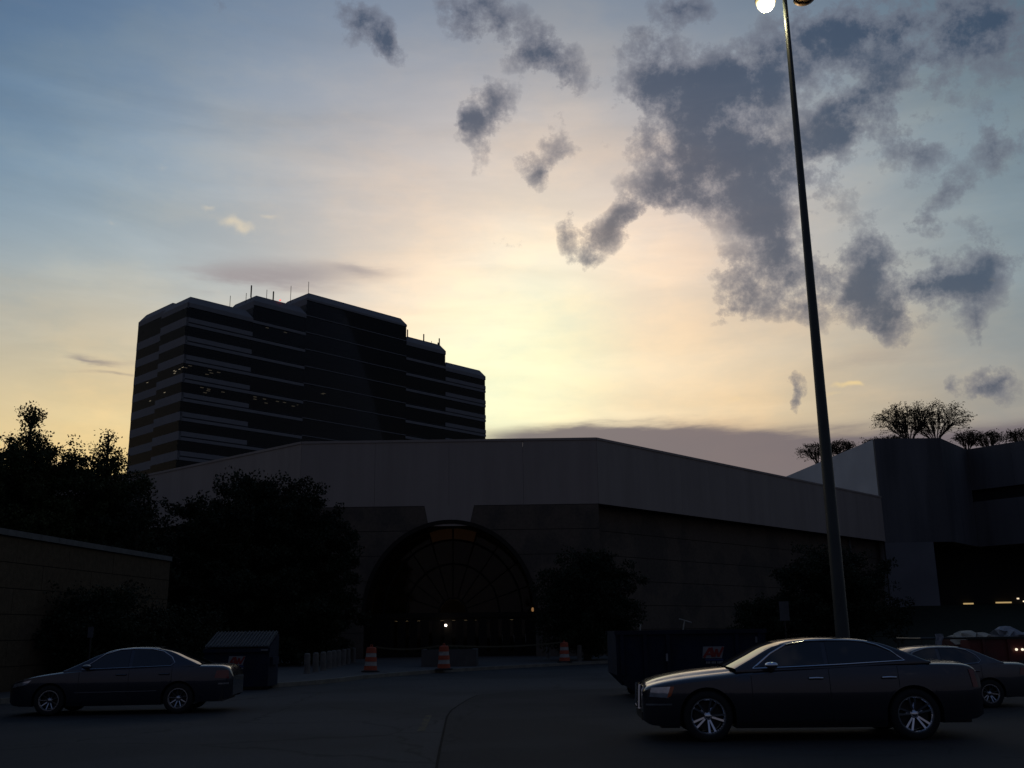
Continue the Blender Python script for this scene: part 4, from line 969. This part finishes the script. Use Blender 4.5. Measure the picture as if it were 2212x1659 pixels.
            for p_, q_ in zip(aa[:-1], aa[1:]):
                wl.add([(c + (ra + .012) * math.cos(a_), y_, rw + (ra + .012) * math.sin(a_)) for a_, y_ in ((p_, sd_ * Wc * .955), (q_, sd_ * Wc * .955), (q_, sd_ * Wc * .58), (p_, sd_ * Wc * .58))], [(0, 1, 2, 3)])
            wl.build('wheel_liner', 'black_trim', t, local=True)
    return t
big = dict(L=5.04, W=1.90, xw=(.95, 4.0), rw=.368, arch=.05, rim=.262,
    plan=[(0, .70), (.04, .78), (.12, .855), (.3, .935), (.7, .985), (1.4, 1.0), (3.8, 1.0), (4.5, .98), (4.85, .93), (4.98, .88), (5.04, .84)],
    shoulder=[(0, .68), (.03, .735), (.12, .765), (.5, .83), (1.2, .905), (1.6, .955), (2.5, 1.02), (3.8, 1.07), (4.4, 1.07), (4.8, 1.05), (4.97, .99), (5.04, .86)],
    top=[(0, .74), (.03, .82), (.10, .865), (.3, .93), (.7, 1.0), (1.2, 1.05), (1.5, 1.07), (2.5, 1.075), (3.8, 1.11), (4.3, 1.13), (4.7, 1.125), (4.92, 1.10), (4.99, 1.03), (5.04, .89)],
    sill=[(0, .30), (.12, .24), (.5, .22), (1.6, .21), (3.4, .21), (4.4, .25), (4.9, .30), (5.04, .36)],
    prof=[(.2, .95), (.30, .975), (.5, .995), (.68, 1.0), (.86, .985), (1.0, .955), (1.1, .92)],
    cross=[(.985, .15), (.955, .30), (.91, .42), (.80, .55), (.70, .62), (.66, .72), (.45, .90), (.2, .98), (0, 1.0)],
    cowl=1.45, deck=4.25, door1=(1.62, 2.78), door2=(2.78, 3.80),
    roof=[(1.42, 1.065), (1.7, 1.21), (2.05, 1.385), (2.35, 1.455), (2.75, 1.482), (3.2, 1.472), (3.55, 1.425), (3.9, 1.30), (4.3, 1.13)],
    belt=[(1.42, 1.02), (2.0, 1.045), (3.0, 1.08), (3.9, 1.12), (4.3, 1.12)], beltw=.925, tumble=.46, wtop=2.14, btop=3.45,
    windows=[[(1.76, 1.07), (2.73, 1.095), (2.73, 1.425), (2.45, 1.415), (2.2, 1.36), (1.95, 1.235)], [(2.80, 1.10), (3.86, 1.15), (3.72, 1.26), (3.55, 1.345), (3.38, 1.40), (3.15, 1.425), (2.80, 1.425)]],
    trim=[(1.66, 1.045), (2.3, 1.065), (3.0, 1.092), (3.93, 1.138), (3.75, 1.28), (3.56, 1.37), (3.38, 1.42), (3.15, 1.44), (2.8, 1.445), (2.5, 1.438), (2.2, 1.39), (1.95, 1.26)], trimr=.011, trimmat='chrome',
    handles=(2.58, 3.66), handlez=.90, handlemat='chrome', mirror=(1.92, 1.10), mirrormat='chrome',
    patches=[('headlight', 'headlamp', [(.10, .655), (.37, .635), (.42, .80), (.13, .785)], .008), ('indicator_lens', 'amber', [(.35, .64), (.41, .665), (.465, .80), (.405, .80)], .011), ('bumper_strip', 'chrome', [(.05, .525), (.42, .532), (.42, .556), (.05, .550)], .012), ('taillight', 'tail_red', [(4.90, .74), (4.985, .74), (4.945, 1.0), (4.86, 1.0)], .008), ('sill_trim', 'black_trim', [(1.42, .235), (3.55, .235), (3.55, .275), (1.42, .275)], .010)],
    grille=(.47, .80, .36), chrome_grille=True, plates=[(.30, .42, .62)], spokes=5, split=(-.19, .19), spw=(.020, .026), rimmat='chrome', paint='car_grey')
fw_ = G(1537, 1602); rwp = G(1986, 1598)
build_car('large dark grey sedan with chrome wheels in the right foreground', (fw_.x - big['xw'][0], fw_.y + .95 - .1, 0), math.atan2(rwp.y - fw_.y, rwp.x - fw_.x), big)
mid = dict(big); mid.update(L=4.80, W=1.83, xw=(.92, 3.66), rw=.325, rim=.215, arch=.045,
    plan=[(0, .70), (.04, .76), (.12, .84), (.35, .93), (.8, .985), (1.4, 1.0), (3.6, 1.0), (4.2, .965), (4.5, .90), (4.7, .80), (4.8, .70)],
    shoulder=[(0, .60), (.04, .66), (.15, .70), (.5, .80), (1.1, .88), (1.6, .92), (2.5, .955), (3.6, .985), (4.2, .98), (4.55, .955), (4.72, .88), (4.8, .75)],
    top=[(0, .63), (.04, .69), (.15, .74), (.5, .84), (1.0, .92), (1.4, .965), (2.4, .98), (3.6, 1.0), (4.1, 1.04), (4.5, 1.03), (4.66, .995), (4.75, .91), (4.8, .77)],
    sill=[(0, .30), (.15, .22), (.5, .20), (1.6, .20), (3.2, .20), (4.2, .24), (4.7, .30), (4.8, .36)],
    cross=[(.965, .32), (.92, .52), (.86, .66), (.80, .76), (.70, .88), (.45, .97), (0, 1.0)],
    cowl=1.25, deck=4.02, door1=(1.52, 2.58), door2=(2.58, 3.5),
    roof=[(1.18, .955), (1.5, 1.10), (1.9, 1.29), (2.25, 1.395), (2.65, 1.425), (3.0, 1.415), (3.35, 1.35), (3.7, 1.20), (4.06, 1.04)],
    belt=[(1.2, .93), (2.0, .955), (3.0, .985), (3.6, 1.0), (4.06, 1.02)], beltw=.93, tumble=.48, wtop=2.02, btop=3.12,
    windows=[[(1.62, .985), (2.54, 1.005), (2.54, 1.37), (2.25, 1.345), (2.0, 1.26)], [(2.62, 1.01), (3.42, 1.03), (3.47, 1.09), (3.40, 1.19), (3.22, 1.30), (3.0, 1.36), (2.62, 1.372)]],
    trim=[(1.55, .965), (2.3, .985), (3.0, 1.003), (3.46, 1.018), (3.54, 1.08), (3.46, 1.20), (3.26, 1.325), (3.0, 1.378), (2.6, 1.388), (2.3, 1.372), (2.0, 1.285)], trimr=.010, trimmat='alloy',
    handles=(2.42, 3.34), handlez=.84, handlemat='car_blue', mirror=(1.70, 1.02), mirrormat='car_blue',
    patches=[('headlight', 'headlamp', [(.10, .60), (.42, .66), (.52, .76), (.12, .67)], .008), ('taillight', 'tail_red', [(4.42, .74), (4.72, .72), (4.70, .90), (4.46, .90)], .008), ('side_moulding', 'alloy', [(1.45, .475), (3.2, .485), (3.2, .50), (1.45, .49)], .012), ('bumper_strip', 'alloy', [(4.50, .60), (4.72, .60), (4.72, .635), (4.50, .63)], .010)],
    grille=(.48, .62, .40), chrome_grille=False, plates=[(.30, .40, .55)], spokes=9, split=(0,), spw=(.020, .016), rimmat='alloy', paint='car_blue')
lf = G(107.5, 1546)
build_car('dark sedan with a sloping rear window parked at the left', (lf.x - mid['xw'][0] - .05, lf.y + .62, 0), R(5.0), mid)
sil = dict(mid); sil.update(paint='car_silver', handlemat='car_silver', mirrormat='car_silver', rimmat='alloy', spokes=5, split=(-.2, .2),
    patches=[('headlight', 'headlamp', [(.10, .60), (.42, .66), (.52, .76), (.12, .67)], .008), ('taillight', 'tail_red', [(4.42, .74), (4.72, .72), (4.70, .90), (4.46, .90)], .008)])
bw = G(2146, 1530); ks = .87
car3 = build_car('smaller grey sedan partly hidden behind the large dark grey sedan', (bw.x - mid['xw'][1] * ks, bw.y + .9 * ks, 0), R(0.5), sil)
car3.scale = (ks, ks, ks)

# ================================================================== containers
def logo(parent, x, y, z, w, ax=1):
    """white slanted panel with red letters AW and two lines of small print, on a face looking to -y"""
    h = w * .52
    MB().prism([(x - .02, z), (x + w * .86, z), (x + w, z + h), (x + w * .02, z + h)], 'y', y - .012, y - .002).build('logo_panel', 'sign_white', parent)
    def stroke(pts, wd):
        m = MB()
        for (a, b), (c, d) in zip(pts[:-1], pts[1:]):
            A_, B_ = Vector((x + a * w, z + b * h)), Vector((x + c * w, z + d * h)); n_ = (B_ - A_).normalized(); n_ = Vector((-n_.y, n_.x)) * wd * w / 2
            m.prism([(A_.x - n_.x, A_.y - n_.y), (B_.x - n_.x, B_.y - n_.y), (B_.x + n_.x, B_.y + n_.y), (A_.x + n_.x, A_.y + n_.y)], 'y', y - .018 - random.uniform(0, .003), y - .0125)
        m.build('logo_letter', 'logo_red', parent)
    stroke([(.03, .06), (.34, .88), (.44, .10)], .115); stroke([(.18, .34), (.42, .34)], .08)
    stroke([(.40, .92), (.52, .12), (.64, .78), (.70, .12), (.95, .94)], .10)
    MB().box(x + w * .10, x + w * .92, y - .010, y - .002, z - h * .20, z - h * .06).build('logo_line', 'logo_blue', parent)
    m = MB()
    for k, ln in enumerate((3, 3, 4)):
        for i in range(ln):
            a = x + w * (.12 + .26 * k + .07 * i); m.box(a, a + w * .05, y - .010, y - .002, z - h * .46, z - h * .28)
    m.build('logo_digits', 'sign_white', parent)
# roll-off
c0 = G(1383, 1511); YD = c0.y; xL = A(1332, 1430, YD).x; xR = A(1652, 1360, YD).x; zD = A(1450, 1361, YD).z
ro = thing('roll_off_container', 'big blue ribbed waste container behind the dark grey sedan', 'container', ((xL + xR) / 2, YD, 0))
zb = .22; ch_ = .35
MB().prism([(xL, zb + ch_), (xL + .35, zb), (xR, zb), (xR, zD), (xL, zD)], 'y', YD, YD + .05).build('side_panel', 'dumpster_blue', ro)
MB().prism([(xL, zb + ch_), (xL + .35, zb), (xR, zb), (xR, zD), (xL, zD)], 'y', YD + 2.35, YD + 2.4).build('side_panel', 'dumpster_blue', ro)
MB().box(xL, xL + .05, YD + .05, YD + 2.35, zb + ch_, zD).build('end_panel', 'dumpster_blue', ro); MB().box(xR - .05, xR, YD + .05, YD + 2.35, zb, zD).build('end_panel', 'dumpster_blue', ro)
MB().box(xL + .4, xR - .06, YD + .05, YD + 2.35, zb, zb + .06).build('floor_plate', 'dumpster_blue', ro)
MB().box(xL - .03, xR + .03, YD - .05, YD + .10, zD - .10, zD + .003).build('top_rail', 'dumpster_blue', ro)
MB().box(xL - .03, xR + .03, YD + 2.30, YD + 2.45, zD - .10, zD + .003).build('top_rail', 'dumpster_blue', ro)
for k in range(7):
    x = xL + .10 + (xR - xL - .3) * k / 6
    if k in (3, 4): continue
    MB().box(x, x + .09, YD - .075, YD - .001, zb + (ch_ if k == 0 else .02), zD - .11).build('rib', 'dumpster_blue', ro)
for x in (xL + .6, xR - .5): MB().lathe([(.001, -.09), (.13, -.09), (.13, .09), (.001, .09)], 16, (x, YD + .2, .13), 'y').build('roller', 'metal_dark', ro)
for x in (xL + .6, xR - .5): MB().lathe([(.001, -.09), (.13, -.09), (.13, .09), (.001, .09)], 16, (x, YD + 2.2, .13), 'y').build('roller', 'metal_dark', ro)
lg = A(1519, 1424, YD); lgr = A(1566, 1424, YD)
logo(ro, lg.x, YD, A(1519, 1422, YD).z, lgr.x - lg.x)
sg = A(1632, 1388, YD); MB().box(sg.x, sg.x + .14, YD - .012, YD - .002, sg.z, sg.z + .14).build('sticker', 'sign_white', ro)
sg = A(1438, 1428, YD); MB().box(sg.x, sg.x + .05, YD - .084, YD - .077, sg.z, sg.z + .18).build('reflector_strip', 'sign_white', ro)
# scrap sticking out of it
p1, p2, p3 = A(1466, 1358, YD + .5), A(1479, 1341, YD + .5), A(1494, 1345, YD + .5)
p1.z -= .5
sc = MB().tube([p1, p2], .016, 6); sc.tube([A(1467, 1337, YD + .5), p3], .016, 6)
tag(sc.build('scrap_pipe', 'debris'), 'bent pale pipe frame sticking out of the blue container', 'scrap')
q1 = A(1377, 1363, YD + .6); q1.z -= .5
tag(MB().tube([q1, A(1384, 1349, YD + .6)], .018, 6).build('scrap_stick', 'debris'), 'short stick leaning out over the left end of the blue container', 'scrap')
# lidded front-load bin
b0 = G(512, 1491); YB_ = b0.y; xl, xr = A(440, 1440, YB_).x, A(580, 1440, YB_).x; zf = A(510, 1398, YB_).z; zbk = A(510, 1367, YB_ + 1.2).z
bn = thing('lidded_bin', 'blue waste bin with sloping ribbed grey lids behind the left sedan', 'dumpster', ((xl + xr) / 2, YB_, 0))
bd = MB().prism([(YB_, .10), (YB_ + 1.3, .10), (YB_ + 1.3, zbk - .05), (YB_ + 1.15, zbk - .05), (YB_, zf - .05)], 'x', xl, xr).build('bin_body', 'dumpster_blue', bn)
MB().box(xl - .04, xr + .04, YB_ - .06, YB_ - .002, zf - .16, zf - .04).build('rim_rail', 'dumpster_blue', bn)
for sx in (xl - .10, xr + .003): MB().box(sx, sx + .097, YB_ + .15, YB_ + 1.0, .75, .98).build('fork_pocket', 'dumpster_blue', bn)
hw_ = (xr - xl) / 2
for s_ in (0, 1):
    a, b = xl + s_ * hw_ + .01, xl + (s_ + 1) * hw_ - .01
    ld = MB().hexa([(a, YB_ - .05, zf), (b, YB_ - .05, zf), (b, YB_ + 1.2, zbk), (a, YB_ + 1.2, zbk), (a, YB_ - .05, zf + .025), (b, YB_ - .05, zf + .025), (b, YB_ + 1.2, zbk + .025), (a, YB_ + 1.2, zbk + .025)]).build('lid', 'lid_plastic', bn)
    for k in range(9):
        x = a + .04 + (b - a - .12) * k / 8
        MB().hexa([(x, YB_ - .04, zf + .026), (x + .045, YB_ - .04, zf + .026), (x + .045, YB_ + 1.19, zbk + .026), (x, YB_ + 1.19, zbk + .026), (x + .008, YB_ - .03, zf + .06), (x + .037, YB_ - .03, zf + .06), (x + .037, YB_ + 1.18, zbk + .06), (x + .008, YB_ + 1.18, zbk + .06)]).build('lid_rib', 'lid_plastic', ld)
for sx in (xl + .15, xr - .15):
    for sy in (.2, 1.1): MB().lathe([(.001, -.03), (.09, -.03), (.09, .03), (.001, .03)], 14, (sx, YB_ + sy, .09), 'x').build('caster', 'rubber', bn)
lx = A(494, 1425, YB_).x; logo(bn, lx, YB_, A(494, 1437, YB_).z, A(530, 1425, YB_).x - lx)
sg = A(566, 1404, YB_); MB().box(sg.x - .02, sg.x + .2, YB_ - .075, YB_ - .062, sg.z - .02, sg.z + .02).build('rim_sticker', 'sign_white', bn)
# red open trailer with a load at the right edge
YR_ = 29.0; rx0 = A(1992, 1376, YR_).x; rx1 = A(2092, 1376, YR_).x; rx2 = rx1 + 4.2; zr_ = A(2100, 1376, YR_).z
tr_ = thing('open_trailer', 'dark red open trailer heaped with rubbish at the right edge', 'trailer', (rx1, YR_, 0))
MB().box(rx1, rx2, YR_, YR_ + .05, .42, zr_ - .07).build('side_panel', 'dumpster_red', tr_); MB().box(rx1, rx2, YR_ + 2.1, YR_ + 2.15, .42, zr_ - .07).build('side_panel', 'dumpster_red', tr_)
MB().box(rx1 - .05, rx2, YR_ - .04, YR_ + .08, zr_ - .07, zr_).build('top_rail', 'metal_dark', tr_); MB().box(rx1 - .05, rx2, YR_ + 2.08, YR_ + 2.19, zr_ - .07, zr_).build('top_rail', 'metal_dark', tr_)
MB().box(rx1, rx2, YR_ + .05, YR_ + 2.1, .42, .50).build('trailer_bed', 'metal_dark', tr_)
MB().box(rx1, rx1 + .05, YR_ + .05, YR_ + 2.1, .42, zr_ - .075).build('front_panel', 'dumpster_red', tr_)
for k in range(6): x = rx1 + .35 + k * .7; MB().box(x, x + .07, YR_ - .05, YR_ - .002, .42, zr_ - .075).build('rib', 'dumpster_red', tr_)
fr_ = MB().tube([(rx0, YR_ + .1, .5), (rx0, YR_ + .1, zr_ - .03), (rx1, YR_ + .1, zr_ - .03)], .03, 6); fr_.tube([(rx0, YR_ + 1.9, .5), (rx0, YR_ + 1.9, zr_ - .03), (rx1, YR_ + 1.9, zr_ - .03)], .03, 6); fr_.tube([(rx0, YR_ + .1, .5), (rx1, YR_ + .1, .5)], .04, 6); fr_.tube([(rx0, YR_ + .1, zr_ - .03), (rx0, YR_ + 1.9, zr_ - .03)], .03, 6)
fr_.build('tongue_frame', 'metal_dark', tr_)
for x in (rx1 + 1.4, rx1 + 2.3):
    for y in (YR_ - .16, YR_ + 2.17): MB().lathe([(.001, 0), (.2, 0), (.33, .02), (.34, .1), (.33, .17), (.2, .19), (.001, .19)], 24, (x, y, .34), 'y').build('wheel', 'tyre', tr_, smooth=True)
for xp in (2196, 2209):
    c = A(xp, 1403, YR_ - .06); MB().lathe([(.001, -.02), (.032, -.015), (.035, .02), (.001, .02)], 10, c, 'y').build('marker_lamp', 'truck_lamp', tr_)
def lump(name, label, cat, c, rx, ry, rz_, mat, seed, group=None):
    r = np.random.default_rng(seed); m = MB(); n_, k_ = 9, 16
    for i in range(n_):
        th = math.pi * i / (n_ - 1)
        for j in range(k_):
            ph = 2 * math.pi * j / k_; f = 1 + .22 * r.normal() * math.sin(th); m.v.append((c[0] + rx * math.sin(th) * math.cos(ph) * f, c[1] + ry * math.sin(th) * math.sin(ph) * f, c[2] + rz_ * math.cos(th) * (1 + .12 * r.normal() * math.sin(th))))
    for i in range(n_ - 1):
        for j in range(k_): m.f.append((i * k_ + j, i * k_ + (j + 1) % k_, (i + 1) * k_ + (j + 1) % k_, (i + 1) * k_ + j))
    return tag(m.build(name, mat), label, cat, group)
def lump_at(px, py0, py1, wpx, label, mat, seed, name='rubbish_bag', cat='rubbish', dy=.9):
    a, b = A(px, py0, YR_ + dy), A(px, py1, YR_ + dy); w = wpx / PF * YR_ / 2
    return lump(name, label, cat, (a.x, YR_ + dy, b.z - .10), w, .5, max(.12, a.z - b.z + .10), mat, seed)
lump_at(2086, 1362, 1375, 66, 'long pale crumpled heap at the left end of the red trailer', 'debris', 1)
lump_at(2120, 1366, 1375, 40, 'low pale crumpled sheet in the middle of the red trailer load', 'debris', 2, dy=.7)
lump_at(2172, 1352, 1376, 56, 'tall grey bundle at the right of the red trailer load', 'tarp', 3)
lump_at(2212, 1366, 1376, 40, 'pale bundle cut by the right edge of the picture', 'tarp', 4)
tx0, tx1 = A(2022, 1380, YR_).x, A(2036, 1380, YR_).x
m = MB()
for i in range(8):
    z = zr_ + .10 - i * .10; w = .02 * math.sin(i * 1.7)
    for k in range(5): m.v.append((tx0 + (tx1 - tx0) * (k / 4) * (1.2 if i < 2 else 1) + w, YR_ + .06 - .02 * math.sin(k * 2 + i), z))
for i in range(7):
    for k in range(4): q = i * 5 + k; m.f.append((q, q + 1, q + 6, q + 5))
ob = m.build('hanging_tarp', 'tarp'); so = ob.modifiers.new('thick', 'SOLIDIFY'); so.thickness = .02
tag(ob, 'pale strip of tarp hanging over the rail of the red trailer frame', 'tarp')

# ================================================================== drums, bollards, planter, tape, signs
def drum(p, label, tilt=0.0):
    t = thing('traffic_drum', label, 'traffic drum', p, group='orange and white drums at the kerb')
    bands = [(.06, .25, 'drum_orange'), (.25, .42, 'drum_white'), (.42, .60, 'drum_orange'), (.60, .76, 'drum_white'), (.76, .96, 'drum_orange')]
    def rad(z): return .285 - .085 * z
    for k, (a, b, m) in enumerate(bands):
        e = .012 * (k % 2)
        MB().lathe([(rad(a) - e, a), (rad(b) - e, b - .004)], 22, (0, 0, 0)).build('band', m, t, smooth=False, local=True)
    MB().lathe([(.19, .956), (.17, .99), (.06, 1.0), (.06, 1.03), (.001, 1.03)], 20).build('top_cap', 'drum_orange', t, local=True)
    MB().tube([(-.06, 0, 1.02), (-.06, 0, 1.08), (.06, 0, 1.08), (.06, 0, 1.02)], .018, 6).build('handle', 'drum_orange', t, local=True)
    MB().lathe([(.38, 0), (.38, .05), (.30, .06), (.28, .075)], 22).build('rubber_base', 'rubber', t, local=True)
    return t
DP = []
for (x, y, lb) in ((800, 1451.5, 'leftmost orange and white traffic drum, nearest the posts'), (959, 1446.5, 'middle orange and white traffic drum in front of the planter'), (1220, 1431, 'rightmost orange and white traffic drum, between two short posts')):
    p = G(x, y, .135); p = Vector((p.x, p.y, .13)); DP.append(p); drum(p, lb).rotation_euler = (random.uniform(-.03, .03), random.uniform(-.03, .03), random.uniform(0, 3))
def sagline(a, b, sag): return [a + (b - a) * k - Vector((0, 0, sag * 4 * k * (1 - k))) for k in np.linspace(0, 1, 13)]
for i, (a, b) in enumerate(zip(DP[:-1], DP[1:])):
    u_ = (b - a).normalized(); P = sagline(a + Vector((0, 0, 1.0)) + u_ * .2, b + Vector((0, 0, 1.0)) - u_ * .2, .12); m = MB()
    for p_, q_ in zip(P[:-1], P[1:]): m.add([p_ - Vector((0, 0, .035)), q_ - Vector((0, 0, .035)), q_ + Vector((0, 0, .035)), p_ + Vector((0, 0, .035))], [(0, 1, 2, 3)])
    ob = m.build('caution_tape', 'tape', fix=False); so = ob.modifiers.new('thick', 'SOLIDIFY'); so.thickness = .004
    tag(ob, 'thin tape strung between the left and middle drums' if i == 0 else 'thin tape strung between the middle and right drums', 'tape')
def bollard(p, label, h, r=.11, group='short concrete posts left of the entrance'):
    o = MB().lathe([(r + .02, 0), (r + .02, .04), (r, .05), (r, h - .06), (r - .015, h - .02), (r - .05, h), (.001, h + .005)], 16).build('bollard', 'bollard', None, smooth=False, local=True)
    o.location = p; tag(o, label, 'bollard', group); o.rotation_euler = (random.uniform(-.02, .02), random.uniform(-.02, .02), 0); return o
ords = ['nearest', 'second', 'third', 'fourth', 'fifth', 'sixth', 'seventh', 'eighth', 'farthest']
bz = [(663, 1455), (681, 1452), (698, 1448.5), (711, 1445), (721, 1442), (731.5, 1440), (742, 1437), (751, 1434.5), (763, 1431)]
for k, (x, y) in enumerate(bz):
    p = G(x, y, .13); bollard((p.x, p.y, .128), ords[k] + ' short concrete post of the row left of the entrance', .80, .125)
for x, y, lb in ((1184, 1422.5, 'short concrete post left of the rightmost drum'), (1252, 1428, 'short concrete post right of the rightmost drum')):
    p = G(x, y, .13); bollard((p.x, p.y, .128), lb, .82, .13, 'short concrete posts by the right drum')
pa, pb_ = G(910, 1441, .13), G(1032, 1437, .13); zp = A(970, 1403, pa.y).z
pl = thing('planter', 'low concrete planter in front of the entrance doors', 'planter', ((pa.x + pb_.x) / 2, pa.y, .13))
mm = MB()
for a, b, c, d in ((pa.x, pb_.x, pa.y, pa.y + .25), (pa.x, pb_.x, pa.y + 2.2, pa.y + 2.45), (pa.x, pa.x + .25, pa.y + .25, pa.y + 2.2), (pb_.x - .25, pb_.x, pa.y + .25, pa.y + 2.2)): mm.box(a, b, c, d, .13, zp)
mm.build('planter_wall', 'concrete', pl)
MB().box(pa.x + .25, pb_.x - .25, pa.y + .25, pa.y + 2.2, .13, zp - .08).build('soil', 'soil', pl)
leaf_mesh('foliage', np.column_stack([rng.uniform(pa.x + .2, pb_.x - .2, 900), rng.uniform(pa.y + .2, pa.y + 2.2, 900), zp - .05 + rng.uniform(0, .16, 900)]), None, .10, 'leaf_dark', pl, 77, up=.8)
def sign_post(px, Y, ytop, w, h, label, zt_off=0):
    q = A(px, ytop, Y); z = .12
    t = thing('sign_post', label, 'sign', (q.x, Y, z))
    MB().tube([(q.x, Y, z), (q.x, Y, q.z)], .03, 8).build('post', 'metal_dark', t)
    MB().box(q.x - w / 2, q.x + w / 2, Y - .045, Y - .032, q.z - h, q.z - .02).build('sign_plate', 'sign_back', t); return t
sign_post(198, 30.0, 1353, .16, .32, 'slim sign post in front of the shrub behind the left sedan')
sign_post(1692, 45.0, 1298, .42, .85, 'tall sign on a post left of the lamp post')
